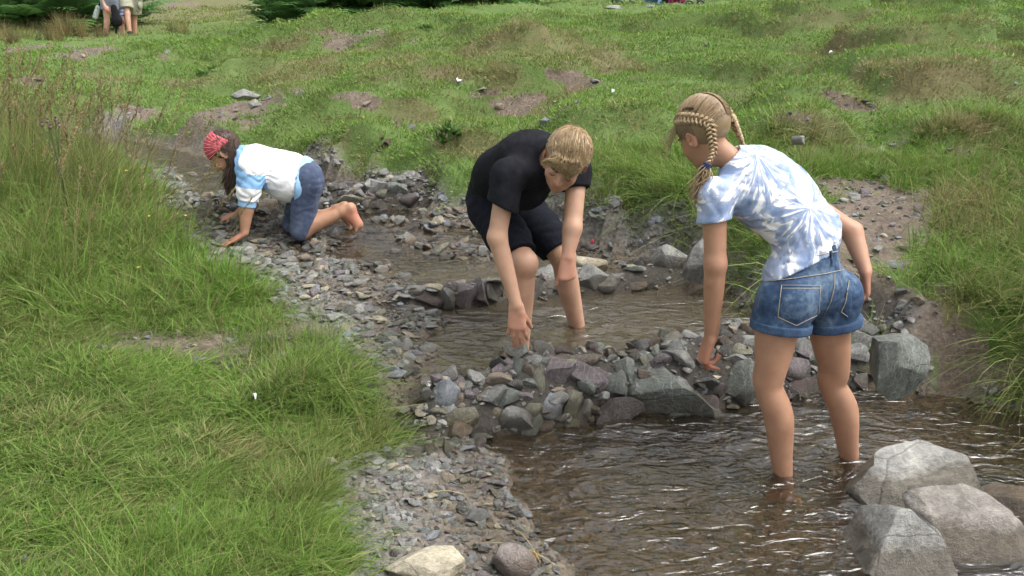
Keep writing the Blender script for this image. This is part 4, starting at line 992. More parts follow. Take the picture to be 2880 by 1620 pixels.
F_.ell(g['pel'], (.135, .105, .11), (fl, ff, V3(0, 0, 1)), .04); F_.ell(g['wai'], (.105, .085, .10), (fl, ff, spine), .05); F_.ell(g['mid'], (.105, .085, .12), (fl, np.cross(fl, spine), spine), .05)
F_.ell(g['che'], (.115, .085, .11), (fl, np.cross(fl, spine), spine), .05)
F_.cap(g['shL'], g['shR'], .045, .045, .04); F_.cap(g['nek'] - spine * .02, g['hed'] + V3(.02, -.02, -.03), .040, .038, .025)
F_.chain([g['shL'], g['shL'] * .45 + g['elL'] * .55, g['elL']], [.043, .038, .0350], .02); F_.chain([g['elL'], g['elL'] * .65 + g['wrL'] * .35, g['wrL']], [.0345, .034, .0240], .02)
F_.chain([g['shR'], g['elR']], [.042, .035], .02); F_.chain([g['elR'], g['elR'] * .6 + g['wrR'] * .4, g['wrR']], [.034, .032, .023], .02)
hfd, hup = unit(V3(-.47, .70, -.54)), V3(-.38, .30, .88)
gP, gA = head_parts(F_, g['hed'], hfd, hup, 1.0)
# left hand: index points down, the others half closed
hdL = unit(V3(-.24, .05, -1)); tipsL = hand(F_, g['wrL'] + hdL * .012, hdL, V3(.95, .15, -.1), V3(-.2, .9, -.2), .168, ((42, 6, 4), (72, 62, 30), (80, 70, 40), (56, 30, -8)), (10, 4, -6, -16), ((25, 15), 40))
hdR = unit(V3(.12, -.15, -1)); hand(F_, g['wrR'] + hdR * .01, hdR, V3(-.9, .2, .1), V3(0, .9, 0), .148, ((30, 35, 20), (36, 40, 25), (40, 45, 25), (45, 45, 25)))
body = F_.mesh('body'); skin_h = F_
blush(body, [(g['wrL'] + hdL * .1, .13, .6), (g['wrR'] + hdR * .09, .13, .6), (gP(.076, -.008, -.012), .04, .5), (gP(-.076, -.008, -.012), .04, .6), (g['elL'], .05, .35), (gP(-.04, .06, -.03), .04, .4)])
link('body', body, M_SKIN2, girl)
# ---- tie-dye top
T = Field(*bounds([g['pel'] + V3(.1, .1, 0), g['shL'] - V3(.05, .05, .08), g['shR'] + V3(.05, .05, .05), g['nek'] + V3(0, 0, .05)], .12), .0052)
dv = np.cross(fl, spine)
T.ell(g['wai'] + spine * -.005, (.124, .102, .10), (fl, ff, spine), .05); T.ell(J(2250, 775, 2.79), (.142, .112, .10), (fl, ff, V3(0, 0, 1)), .05); T.ell(g['mid'] * .45 + g['che'] * .55, (.125, .104, .12), (fl, dv, spine), .06); T.ell(g['mid'], (.125, .104, .13), (fl, dv, spine), .06); T.ell(g['che'], (.130, .102, .12), (fl, dv, spine), .06)
T.cap(g['shL'] + V3(0.005, 0, -.004), g['shR'], .049, .049, .05); T.cap(g['nek'] - spine * .05, g['nek'] - spine * .012, .072, .055, .03)
slv = unit(g['elL'] - g['shL']); slr = unit(g['elR'] - g['shR'])
T.cap(g['shL'], g['shL'] + slv * .105, .050, .058, .03); T.cap(g['shR'], g['shR'] + slr * .10, .052, .056, .03)
T.folds(.006, [unit(spine + fl * .8), unit(spine - fl * .2)], [55, 80], .7, 3)
nk = unit(g['hed'] - g['nek'])
# cut-outs: hem, sleeves and neck
def plane_sub(Fd, p, n, near, r):
    n = unit(n); sl, (x, y, z) = Fd.sub(near - r, near + r)
    d = (x - p[0]) * n[0] + (y - p[1]) * n[1] + (z - p[2]) * n[2]
    q = np.sqrt((x - near[0]) ** 2 + (y - near[1]) ** 2 + (z - near[2]) ** 2) - r * .97
    Fd.a[sl] = np.maximum(Fd.a[sl], -np.maximum(-d, q))
hL_, hR_, hM_ = J(2142, 814, 2.74), J(2398, 692, 2.92), J(2272, 752, 2.66)
hem_nrm = np.cross(hR_ - hL_, hM_ - hL_); hem_nrm = hem_nrm if hem_nrm[2] < 0 else -hem_nrm
T.cut(hL_, hem_nrm)
plane_sub(T, g['shL'] + slv * .088, slv + V3(.1, 0, 0), g['shL'] + slv * .14, .10)
plane_sub(T, g['shR'] + slr * .085, slr, g['shR'] + slr * .14, .10)
T.cap(g['nek'] - spine * .03, g['hed'], .047, .052, .006, op='sub')
top = T.mesh('top', shell=.010)
top_o = link('tie_dye_top', top, None, girl)
k = NT('tie_dye'); c = k.coord(); br = 0
def burst(k, c, centre, axis_u, axis_v, rays, sd):
    """tie-dye sunburst: rays of dye breaking up away from a tied centre"""
    d = k.n('VectorMath', _operation='SUBTRACT'); k.set(d.inputs[0], c); d.inputs[1].default_value = centre
    def dot(v): n = k.n('VectorMath', _operation='DOT_PRODUCT'); k.set(n.inputs[0], d.outputs[0]); n.inputs[1].default_value = v; return n.outputs['Value']
    u, v = dot(axis_u), dot(axis_v)
    r = k.math('SQRT', k.math('ADD', k.math('MULTIPLY', u, u), k.math('MULTIPLY', v, v)))
    a = k.math('ARCTAN2', v, u)
    cb = k.n('CombineXYZ'); k.set(cb.inputs[0], k.math('MULTIPLY', a, rays)); k.set(cb.inputs[1], k.math('MULTIPLY', r, 13.0)); k.set(cb.inputs[2], sd)
    n = k.noise(cb.outputs[0], 1.0, 3, .55, .8)
    return n.outputs['Fac'], r
c1 = J(2165, 470, 2.72); c2 = J(2300, 605, 2.68)
U1 = tuple(unit(V3(.9, .1, -.3))); U2 = tuple(unit(V3(-.3, .1, -.95)))
n1, r1 = burst(k, c, tuple(c1), U1, U2, 5.2, 1.0); n2, r2 = burst(k, c, tuple(c2), U1, U2, 4.6, 5.0)
w = k.ramp(k.math('SUBTRACT', r1, r2), [(.48, 0), (.52, 1)])
sel = k.math('LESS_THAN', r1, r2)
nn = k.mix(sel, n2, n1); rr = k.mix(sel, r2, r1)
big = k.noise(c, 9, 3, .6)
thr = k.math('ADD', nn.outputs[0], k.math('ADD', k.math('MULTIPLY', k.math('SUBTRACT', big.outputs['Fac'], .5), .5), k.math('MULTIPLY', k.math('SUBTRACT', rr.outputs[0], .13), .35, clamp=False)))
dye = k.ramp(thr, [(.435, 0), (.48, .75), (.70, 1)])
blu = k.ramp(k.noise(c, 22, 4).outputs['Fac'], [(.3, (.105, .175, .34)), (.7, (.25, .335, .51))])
col = k.mix(dye.outputs[0], (.80, .80, .80), blu.outputs[0])
nb = k.noise(c, 24, 4, .6)
top.materials.append(k.done(k.bsdf(col.outputs[0], .9, k.bump(nb.outputs['Fac'], .35, .010), Sheen__Weight=.1)))
# ---- denim shorts
M_DEN = denim('denim', (.009, .024, .062), (.026, .060, .125), (.15, .215, .29)); M_DEN_D = denim('denim_cuff', (.012, .028, .07), (.026, .058, .12), (.08, .14, .22)); M_STI = plain('stitching', (.30, .27, .22), .8)
Sx = Field(*bounds([g['wai'] + V3(0, 0, .02), g['hiL'] * .5 + g['knL'] * .5, g['hiR'] * .5 + g['knR'] * .5, g['pel'] + V3(.1, 0, 0)], .14), .0050)
Sx.ell(g['pel'], (.150, .122, .12), (fl, ff, V3(0, 0, 1)), .04); Sx.ell(g['wai'] + V3(0, 0, -.02), (.124, .104, .10), (fl, ff, spine), .06)
for s_ in 'LR':
    hi, kn = g['hi' + s_], g['kn' + s_]; d_ = unit(kn - hi)
    Sx.cap(hi - ff * .012, hi + d_ * .12, .093, .090, .03)
    Sx.ell(hi - ff * .045 + V3(0, 0, .02), (.072, .075, .085), None, .03)
Sx.folds(.0045, [V3(0, 0, 1), unit(fl + V3(0, 0, .4))], [70, 60], .8, 5)
Sx.cut(g['wai'] + spine * .018, unit(spine + V3(0, 0, .3)))
hems = {}
for s_, (px, py, Y) in (('L', (2190, 915, 2.71)), ('R', (2335, 905, 2.84))):
    hp = J(px, py, Y); d_ = unit(g['kn' + s_] - g['hi' + s_]); hems[s_] = (hp, d_)
    plane_sub(Sx, hp, d_ - fl * .05, hp + d_ * .10, .125)
sh = Sx.mesh('denim_shorts', shell=.011)
shorts = link('denim_shorts', sh, M_DEN, girl)
for s_ in 'LR':
    hp, d_ = hems[s_]; C_ = Field(*bounds([hp], .16), .004)
    hi = g['hi' + s_]; ax = hi + d_ * ((hp - hi) @ d_)
    C_.cap(ax - ff * .012 - d_ * .03, ax - ff * .012 + d_ * .05, .1005, .0980, .01)
    C_.cut(ax + d_ * .016, d_); C_.cut(ax - d_ * .014, -d_)
    other = 'R' if s_ == 'L' else 'L'; mid = (g['hiL'] + g['hiR']) / 2; C_.cut(mid, unit(mid - ax) * np.array([1, 1, 0]))
    o = link('rolled_cuff', C_.mesh('rolled_cuff', shell=.012), M_DEN_D, girl); sub(o, shorts)
# seams and pockets laid on the cloth surface
from mathutils.bvhtree import BVHTree
def bvh_of(me):
    v = verts(me); return BVHTree.FromPolygons([Vector(p) for p in v], [tuple(p.vertices) for p in me.polygons])
def on_cloth(bvh, px, py, lift=.0030):
    d = Vector(ray(px, py)).normalized(); h = bvh.ray_cast(Vector((0, 0, CAM_H)), d)
    return None if h[0] is None else np.array(h[0] - d * lift)
bv = bvh_of(sh)
def seam(pts, r, mat, name, n=28):
    P = np.array(pts, float); t = np.linspace(0, len(P) - 1, n); X = np.interp(t, range(len(P)), P[:, 0]); Y = np.interp(t, range(len(P)), P[:, 1])
    Q = [on_cloth(bv, a, b) for a, b in zip(X, Y)]; Q = [q for q in Q if q is not None]
    if len(Q) < 4: return
    o = link(name, tubes(name, np.array([Q]), r, 5, mat), None, girl); sub(o, shorts)
seam([(2146, 792), (2230, 783), (2320, 770), (2400, 752)], .0016, M_STI, 'yoke_seam'); seam([(2348, 768), (2346, 810), (2336, 850), (2318, 885)], .0016, M_STI, 'centre_seam')
seam([(2197, 802), (2308, 803), (2302, 885), (2240, 916), (2188, 892), (2198, 803)], .0016, M_STI, 'pocket_stitching', 60); seam([(2202, 811), (2306, 811)], .0014, M_STI, 'pocket_stitching')
seam([(2388, 788), (2378, 850), (2366, 878), (2384, 890)], .002, M_STI, 'pocket_stitching'); seam([(2335, 705), (2340, 745)], .006, M_DEN, 'belt_loop'); seam([(2215, 730), (2280, 722), (2330, 712), (2388, 700)], .002, M_STI, 'waistband_seam')
def panel(quad, name, mat, n=14, lift=.004):
    Q = np.array(quad, float); V = []
    for i in range(n):
        for j in range(n):
            u, v_ = i / (n - 1), j / (n - 1); p = (Q[0] * (1 - u) + Q[1] * u) * (1 - v_) + (Q[3] * (1 - u) + Q[2] * u) * v_; p = p + np.array([0, 24 * (1 - abs(2 * u - 1)) * v_ * v_])
            h_ = on_cloth(bv, p[0], p[1], lift * (.2 if 0 in (i, j) or n - 1 in (i, j) else 1)); V.append(h_ if h_ is not None else V[-1])
    F = grid_faces(n, n); sub(link(name, mesh_np(name, V, F), mat, girl), shorts)
panel([(2200, 804), (2307, 804), (2301, 888), (2190, 892)], 'back_pocket', M_DEN); panel([(2388, 790), (2399, 788), (2394, 880), (2370, 878)], 'back_pocket', M_DEN)
# ---- hair: combed cap, two french braids, blue tie
M_HAIR = hair_mat('blond_hair', (.11, .068, .034), (.46, .335, .19))
HC = gP(0, -.016, .030); HR = V3(.079, .098, .090)                       # scalp ellipsoid in head axes
rt, fdv, upv = gA
def scalp(az, el, lift=1.0):
    """az: 0 = face, +90 = her left; el from the equator"""
    a, e = np.radians(az), np.radians(el)
    q = np.stack([-np.sin(a) * np.cos(e) * HR[0], np.cos(a) * np.cos(e) * HR[1], np.sin(e) * HR[2]], -1) * lift
    return HC + q[..., 0:1] * rt + q[..., 1:2] * fdv + q[..., 2:3] * upv
Hf = Field(*bounds([HC], .16), .005)
Hf.ell(HC, HR * 1.0, gA, .01)
Hf.cut(gP(0, .052, .0), unit(gA[1] - gA[2] * .55)); Hf.cut(gP(0, -.03, -.052), -gA[2] - gA[1] * .25)
hair_cap = Hf.mesh('hair'); vattr(hair_cap, 'shade', np.full(len(hair_cap.vertices), .35)); hair = link('hair', hair_cap, M_HAIR, girl)
def braid_path(side):
    # from above the temple, over the ear, to the nape and down
    az = np.array([52, 66, 82, 100, 120, 136]) * side; el = np.array([26, 27, 24, 15, 1, -18])
    P = list(scalp(az, el, 1.03))
    return P
tailL = [J(2008, 425, 2.83), J(2002, 442, 2.82), J(1990, 462, 2.81)]
PL = np.array(braid_path(1) + tailL); PR = np.array(braid_path(-1) + [J(2090, 405, 3.02), J(2086, 425, 3.02)])
def resample(P, n):
    d = np.concatenate([[0], np.cumsum(np.linalg.norm(np.diff(P, axis=0), axis=1))]); t = np.linspace(0, d[-1], n)
    Q = np.stack([np.interp(t, d, P[:, i]) for i in range(3)], 1)
    for _ in range(6): Q[1:-1] = Q[1:-1] * .5 + .25 * (Q[:-2] + Q[2:])
    return Q, d[-1]
def braid(P, centre, w=.0130, parent=hair, mat=M_HAIR, name='braid'):
    Q, L = resample(P, 90); T_ = np.gradient(Q, axis=0); T_ /= np.linalg.norm(T_, axis=1)[:, None]
    N_ = Q - centre; N_ -= (N_ * T_).sum(1)[:, None] * T_; N_ /= np.linalg.norm(N_, axis=1)[:, None]; B_ = np.cross(T_, N_)
    ph = np.linspace(0, L / .028 * 2 * math.pi / 1.5, 90); paths = []; rr = []
    tap = np.interp(np.linspace(0, 1, 90), [0, .15, .6, 1], [.75, 1.1, 1.0, .6])
    for j in range(3):
        a = ph + j * 2 * math.pi / 3
        base = Q + B_ * (np.sin(a) * w * tap)[:, None] + N_ * (np.sin(2 * a) * w * .45 * tap)[:, None]
        for s2 in range(5):
            o2 = (B_ * math.cos(s2 * 1.257) + N_ * math.sin(s2 * 1.257)) * w * .26 * tap[:, None]; paths.append(base + o2); rr.append(w * .24 * tap)
    o = link(name, tubes(name, paths, rr, 6, mat, rng.uniform(.35, 1.0, len(paths))), None, girl); sub(o, parent); return Q
QL = braid(PL, HC); QR = braid(PR, HC)
# combed strands from the parting to the braids
paths, sh_ = [], []
for i in range(1500):
    side = 1 if i % 2 else -1; u = rng.uniform(0, 1)
    az1 = np.interp(u, [0, .2, .5, .8, 1], [40, 60, 86, 118, 138]) * side; el1 = np.interp(u, [0, .2, .5, .8, 1], [24, 27, 22, 4, -16])
    e0 = np.interp(u, [0, .35, .6, 1], [36, 88, 60, -12]); a0 = np.interp(u, [0, .34, .36, 1], [4, 30, 168, 177]) * side
    if u > .86 and rng.random() < .5: e0, a0 = -30, 150 * side
    p0 = scalp(np.array(a0), np.array(e0), 1.0); p1 = scalp(np.array(az1 + rng.normal() * 2.5), np.array(el1 + rng.normal() * 3), 1.03)
    t = np.linspace(0, 1, 9)[:, None]; q = p0 * (1 - t) + p1 * t - HC
    loc = np.stack([q @ rt, q @ fdv, q @ upv], 1); m = np.sqrt(((loc / HR) ** 2).sum(1))[:, None]
    lift = 1.012 + .02 * rng.random() + .012 * np.sin(t * 3.1 + rng.random() * 6)
    paths.append(HC + q / m * lift); sh_.append(rng.beta(2, 2))
o = link('combed_hair', tubes('combed_hair', paths, .0011, 3, M_HAIR, sh_), None, girl); sub(o, hair)
# fringe strands below the braid to the temple, and fly-aways
paths, sh_ = [], []
for i in range(420):
    a0 = rng.uniform(52, 100); e0 = np.interp(a0, [42, 70, 100], [22, 24, 12]) - 3; e1 = e0 - rng.uniform(14, 34); t = np.linspace(0, 1, 7)
    paths.append(scalp(a0 - rng.uniform(2, 9) * t, e0 + (e1 - e0) * t, 1.02 + .01 * rng.random())); sh_.append(rng.beta(2, 2.5) * .7)
for i in range(46):
    a0 = rng.uniform(25, 60); p0 = scalp(np.array(a0), np.array(rng.uniform(0, 25)), 1.0); dr = unit(fdv * .6 + V3(-.5, 0, -.45) + rng.normal(size=3) * .28); t = np.linspace(0, 1, 7)[:, None]
    paths.append(p0 + dr * t * rng.uniform(.03, .075) + V3(0, 0, -.035) * t ** 2); sh_.append(rng.uniform(.6, 1))
o = link('loose_strands', tubes('loose_strands', paths, .0006, 3, M_HAIR, sh_), None, girl); sub(o, hair)
tieP = J(1987, 468, 2.808); endP = J(1955, 545, 2.80)
t = np.linspace(0, 1, 10)[:, None]; paths = []
for i in range(110):
    off = rng.normal(size=3) * .006; e2 = endP + rng.normal(size=3) * V3(.014, .014, .02)
    paths.append(tieP + off * .6 + (e2 - tieP - off * .6) * t + V3(.006, -.004, 0) * np.sin(t * 3.14) + off * np.sin(t * 3.14))
o = link('braid_tail', tubes('braid_tail', paths, .0016, 3, M_HAIR, rng.beta(2, 2, 110)), None, girl); sub(o, hair)
a = np.linspace(0, 2 * math.pi, 17); rings = []
td = unit(endP - tieP); e1 = unit(np.cross(td, V3(0, 1, 0))); e2 = np.cross(td, e1)
for z_ in (-.008, -.003, .002, .007): rings.append(tieP + td * z_ + .0115 * (np.cos(a)[:, None] * e1 + np.sin(a)[:, None] * e2))
o = link('hair_tie', tubes('hair_tie', rings, .0035, 6, plain('navy_elastic', (.02, .03, .09), .8)), None, girl); sub(o, hair)
# ---------------------------------------------------------------- boy bending over in the middle pool, black T-shirt and shorts
b = dict(anR=J(1462, 1035, 3.43), anL=J(1632, 955, 3.77), knR=J(1474, 740, 3.42), knL=J(1583, 722, 3.66), hiR=J(1378, 588, 3.70), hiL=J(1462, 575, 3.84), pel=J(1400, 560, 3.82), mid=J(1420, 480, 3.66), che=J(1490, 440, 3.50), nek=J(1545, 430, 3.40),
         hed=J(1592, 448, 3.29), shR=J(1428, 490, 3.33), shL=J(1622, 480, 3.50), elR=J(1398, 668, 3.30), wrR=J(1452, 858, 3.25), elL=J(1610, 640, 3.40), wrL=J(1597, 722, 3.36))
bf = unit(V3(.45, -.9, 0)); br_ = unit(V3(-.9, -.45, 0)); bsp = unit(b['nek'] - b['pel'])
boy = empty('person', (.17, 3.6, .02))
tag(boy, 'boy in black T-shirt and shorts bending over with his hand above the water', 'person', 'children playing in the stream')
F_ = Field(*bounds([b['anR'] - V3(.1, .2, .1), b['anL'] + V3(.2, .05, -.1), b['hed'] + V3(.05, -.05, .1), b['pel']], .13), VOX)
for s_ in 'RL':
    an, kn, hi = b['an' + s_], b['kn' + s_], b['hi' + s_]; bk = -bf * .010
    F_.chain([hi, hi * .45 + kn * .55, kn], [.078, .063, .051], .03)
    F_.chain([kn, kn * .68 + an * .32 + bk, an * .7 + kn * .3 + bk * .4, an], [.049, .051, .039, .032], .03)
    F_.ell(kn + bf * .018 + V3(0, 0, .005), (.038, .036, .044), None, .025)
foot(F_, b['anR'], (.1, -1), .21, .055, .03); foot(F_, b['anL'], (.8, -.6), .21, .055, .03)
bdv = np.cross(br_, bsp)
F_.ell(b['pel'], (.13, .10, .12), (br_, bdv, bsp), .04); F_.ell(b['mid'], (.11, .085, .15), (br_, bdv, bsp), .05); F_.ell(b['che'], (.125, .09, .12), (br_, bdv, bsp), .05)
F_.cap(b['shR'], b['shL'], .045, .045, .04); F_.cap(b['nek'] - bsp * .03, b['hed'] + V3(-.01, .03, -.02), .044, .042, .02)
F_.chain([b['shR'], b['shR'] * .4 + b['elR'] * .6, b['elR']], [.042, .038, .0365], .02); F_.chain([b['elR'], b['elR'] * .68 + b['wrR'] * .32, b['wrR']], [.0365, .0355, .0245], .02)
F_.chain([b['shL'], b['elL']], [.042, .037], .02); F_.chain([b['elL'], b['elL'] * .6 + b['wrL'] * .4, b['wrL']], [.036, .034, .025], .02)
bfd, bup = unit(V3(-.26, -.80, -.54)), V3(.24, -.46, .84)
bP, bA = head_parts(F_, b['hed'], bfd, bup, 1.02)
hR = unit(V3(.03, -.10, -1)); hand(F_, b['wrR'] + hR * .01, hR, V3(.1, 1, -.1), V3(1, .2, 0), .168, ((18, 22, 14), (14, 16, 10), (12, 14, 10), (16, 14, 8)), (10, 1, -9, -20), ((28, 10), 45))
hL = unit(V3(-.02, -.25, -1)); hand(F_, b['wrL'] + hL * .008, hL, V3(-.15, .95, -.2), V3(-1, -.2, 0), .160, ((80, 95, 55), (82, 95, 55), (84, 95, 55), (86, 95, 55)), (4, 1, -1, -4), ((14, 0), 10))
body = F_.mesh('body')
blush(body, [(b['wrR'] + hR * .11, .15, .5), (b['wrL'] + hL * .07, .14, .5), (bP(.078, -.01, -.01), .045, 1.0), (bP(-.078, -.01, -.01), .045, 1.0), (b['knR'], .06, .35), (b['knL'], .06, .35), (bP(0, .1, -.03), .03, .6), (bP(.04, .07, -.035), .035, .5), (bP(-.04, .07, -.035), .035, .5), (bP(0, .09, -.062), .02, .8), (b['elR'], .05, .3)])
link('body', body, M_SKIN, boy)
M_BLACK = cloth_mat('black_jersey', (.013, .0135, .017), .3); M_NAVY = cloth_mat('black_fleece', (.009, .010, .015), .25)
T = Field(*bounds([b['pel'] + V3(-.05, .08, -.03), b['shR'] - V3(.05, .05, .12), b['shL'] + V3(.05, .05, -.08), b['nek'] + V3(0, 0, .04)], .13), .0055)
T.ell(b['pel'] + bsp * .03, (.150, .122, .13), (br_, bdv, bsp), .05); T.ell(b['mid'], (.134, .106, .16), (br_, bdv, bsp), .10); T.ell(b['che'], (.138, .104, .12), (br_, bdv, bsp), .10)
T.cap(b['shR'] + bsp * -.005, b['shL'], .051, .051, .05); T.cap(b['nek'] - bsp * .06, b['nek'] - bsp * .01, .08, .062, .03)
T.ell(b['mid'] * .45 + b['che'] * .55 + V3(.02, -.06, -.09), (.10, .10, .09), None, .08)
sr, sl_ = unit(b['elR'] - b['shR']), unit(b['elL'] - b['shL'])
T.cap(b['shR'], b['shR'] + sr * .15, .058, .066, .04); T.cap(b['shL'], b['shL'] + sl_ * .12, .055, .062, .04)
T.folds(.0035, [unit(bsp + br_ * .7), unit(br_ - bsp * .2 + V3(0, 0, .5))], [42, 60], .8, 21)
plane_sub(T, b['shR'] + sr * .125, sr - V3(.35, 0, .1), b['shR'] + sr * .20, .125); plane_sub(T, b['shL'] + sl_ * .075, sl_ - V3(-.2, 0, 0), b['shL'] + sl_ * .15, .11)
T.cap(b['nek'] - bsp * .035, b['hed'], .050, .06, .006, op='sub')
T.cut(b['pel'] + bsp * -.035, -bsp)
link('black_shirt', T.mesh('black_shirt', shell=.010), M_BLACK, boy)
S_ = Field(*bounds([b['pel'], b['knR'], b['knL'], b['hiR'], b['hiL']], .15), .0056)
S_.ell(b['pel'], (.145, .118, .12), (br_, bdv, bsp), .05)
for s_ in 'RL':
    hi, kn = b['hi' + s_], b['kn' + s_]; d_ = unit(kn - hi); L_ = np.linalg.norm(kn - hi)
    S_.cap(hi, hi + d_ * L_ * .55, .098, .084, .04); S_.cap(hi + d_ * L_ * .5, hi + d_ * L_ * 1.0, .084, .074, .04)
S_.folds(.0065, [unit(b['knR'] - b['hiR'])], [62], .55, 31)
for s_, fr in (('R', .86), ('L', .88)):
    hi, kn = b['hi' + s_], b['kn' + s_]; d_ = unit(kn - hi); p_ = hi + (kn - hi) * fr
    plane_sub(S_, p_, d_ + V3(0, 0, -.25), p_ + d_ * .11, .145)
link('black_shorts', S_.mesh('black_shorts', shell=.012), M_NAVY, boy)
# hair: short, combed from the crown to the fringe
M_BH = hair_mat('sandy_hair', (.12, .074, .036), (.52, .37, .195)); rt, fdv, upv = bA
HC = bP(0, -.012, .030); HR = V3(.080, .098, .090) * 1.02
Hf = Field(*bounds([HC], .17), .005); Hf.ell(HC, HR * 1.0, bA, .01); Hf.cut(bP(0, .066, .03), unit(fdv - upv * .5)); Hf.cut(bP(0, -.02, -.03), unit(-upv + fdv * .25))
hc = Hf.mesh('hair'); vattr(hc, 'shade', np.full(len(hc.vertices), .30)); hair = link('hair', hc, M_BH, boy)
paths, sh_ = [], []
crown = unit(V3(-.12, -.45, .88))
while len(paths) < 2300:
    n = rng.normal(size=3); n /= np.linalg.norm(n)
    if n[2] < -.05 - .35 * (n[1] < 0) or (n[1] > .80 and n[2] < .30) or (abs(n[0]) > .6 and n[1] > .35 and n[2] < .05): continue
    away = n - crown * (n @ crown); away /= np.linalg.norm(away) + 1e-6
    flow = away * .55 + V3(-.35, 1.0, -.15) * (.35 + .65 * (n[2] > .1)) * (1 if n[1] > -.5 else .2) + rng.normal(size=3) * .10
    flow -= n * (flow @ n); flow /= np.linalg.norm(flow)
    Ls = np.interp(n[2], [-.3, .05, .3, .6, 1], [.012, .016, .032, .055, .06]) * rng.uniform(.75, 1.15); q = n.copy(); pts = []; ph = rng.uniform(0, 6); rise = rng.uniform(.02, .10)
    for st in range(8):
        pts.append(q * (1.0 + rise * (st / 7) ** .7 + .012 * math.sin(ph + st)))
        q = q + flow * Ls / .088 / 7; q = q / np.linalg.norm(q) if not (q[1] > .72 and q[2] < .55) else q / np.linalg.norm(q) * (1 + .02 * st)
    loc = np.array(pts) * HR; paths.append(HC + loc[:, 0:1] * rt + loc[:, 1:2] * fdv + loc[:, 2:3] * upv); sh_.append(np.clip(rng.beta(2, 2) * (.55 if n[2] < .15 else 1) + .05, 0, 1))
sub(link('hair_strands', tubes('hair_strands', paths, np.linspace(.0016, .0007, 8)[None], 3, M_BH, sh_), None, boy), hair)
paths, sh_ = [], []      # the fringe, swept to his right
for i in range(420):
    u = rng.uniform(-1, 1); p0 = V3(u * .055, .070, .062 - .02 * u * u + rng.normal() * .008); sw = V3(.020 + .010 * rng.random(), .030 - .012 * abs(u), -.018 - .012 * (-u) + rng.normal() * .005)
    t = np.linspace(0, 1, 8)[:, None]; q = p0 + sw * t + V3(0, .010, .006) * np.sin(t * 3.14) ; q = q * 1.02
    paths.append(b['hed'] + q[:, 0:1] * rt + q[:, 1:2] * fdv + q[:, 2:3] * upv); sh_.append(rng.beta(3, 2))
sub(link('fringe', tubes('fringe', paths, np.linspace(.0017, .0007, 8)[None], 3, M_BH, sh_), None, boy), hair)
def brows(P, mat, parent, root, w=.0026, s=1.0):
    for sx in (-1, 1):
        paths = [[P(sx * (.014 + .030 * t), .0925 - .012 * t * t - .001 * j, .016 + .004 * math.sin(t * 2.6) + (j - 1) * .0022) for t in np.linspace(0, 1, 8)] for j in range(3)]
        link('eyebrow', tubes('eyebrow', paths, w * .6, 4, mat, [.3] * 3), None, root)
        link('eyelashes', tubes('eyelashes', [[P(sx * (.019 + .023 * t), .0885 - .006 * (2 * t - 1) ** 2, -.0085 - .003 * math.sin(t * 3.14)) for t in np.linspace(0, 1, 8)]], .0016, 4, mat, [.0]), None, root)
M_BROW = hair_mat('brow', (.05, .03, .018), (.15, .10, .06))
brows(bP, M_BROW, None, boy)
# ---------------------------------------------------------------- girl on hands and knees, red headscarf and white sweatshirt
q_ = dict(hiL=J(858, 508, 4.77), hiR=J(852, 502, 4.95), knL=J(848, 650, 4.76), knR=J(826, 646, 4.93), anL=J(966, 594, 4.80), anR=J(950, 590, 4.97), pel=J(852, 496, 4.86), mid=J(790, 478, 4.86), che=J(718, 460, 4.85), nek=J(678, 440, 4.84), hed=J(634, 428, 4.84),
          shL=J(706, 476, 4.70), shR=J(700, 466, 5.00), elL=J(694, 585, 4.67), wrL=J(688, 648, 4.65), elR=J(708, 570, 5.02), wrR=J(668, 604, 5.02))
ksp = unit(q_['nek'] - q_['pel']); kl = V3(0, -1, 0); kup = unit(np.cross(ksp, kl)); kup = kup if kup[2] > 0 else -kup
kn_g = empty('person', (-1.35, 4.84, .25))
tag(kn_g, 'girl in red striped headscarf and white sweatshirt kneeling among the stones', 'person', 'children playing in the stream')
F_ = Field(*bounds([q_['knL'], q_['anL'] + V3(.1, 0, .05), q_['hed'] + V3(-.08, 0, .1), q_['wrR'] - V3(.12, 0, 0), q_['wrL'] - V3(.1, .05, .05)], .13), .0052)
for s_ in 'LR':
    hi, kn, an = q_['hi' + s_], q_['kn' + s_], q_['an' + s_]
    F_.chain([hi, hi * .4 + kn * .6, kn], [.072, .060, .050], .03); F_.chain([kn, kn * .65 + an * .35 + V3(0, 0, .008), an * .75 + kn * .25, an], [.046, .047, .036, .029], .03)
    heel = an + V3(.040, 0, .018); ball = an + V3(.075, 0, -.075); toe = ball + V3(.012, 0, -.032)
    F_.cap(an, heel, .029, .027, .015); F_.cap(heel, ball, .027, .026, .02); F_.cap(an, ball, .026, .026, .02)
    for i in range(5): o_ = V3(0, -.026 + .013 * i, 0); F_.cap(ball + o_ * .9, toe + o_ + V3(-.02 + .004 * i, 0, 0), .0095, .0085, .004)
F_.ell(q_['pel'], (.09, .115, .09), None, .05); F_.ell(q_['mid'], (.14, .11, .09), (ksp, kl, kup), .05); F_.ell(q_['che'], (.12, .13, .095), (ksp, kl, kup), .05)
F_.cap(q_['shL'], q_['shR'], .045, .045, .04); F_.cap(q_['nek'], q_['hed'] + V3(.03, 0, 0), .042, .040, .02)
F_.chain([q_['shL'], q_['elL']], [.045, .037], .02); F_.chain([q_['elL'], q_['elL'] * .6 + q_['wrL'] * .4, q_['wrL']], [.036, .034, .025], .02)
F_.chain([q_['shR'], q_['elR']], [.045, .037], .02); F_.chain([q_['elR'], q_['wrR']], [.036, .025], .02)
kfd, kup_h = unit(V3(-.66, -.06, -.72)), V3(-.72, 0, .66)
kP, kA = head_parts(F_, q_['hed'], kfd, kup_h, 1.03)
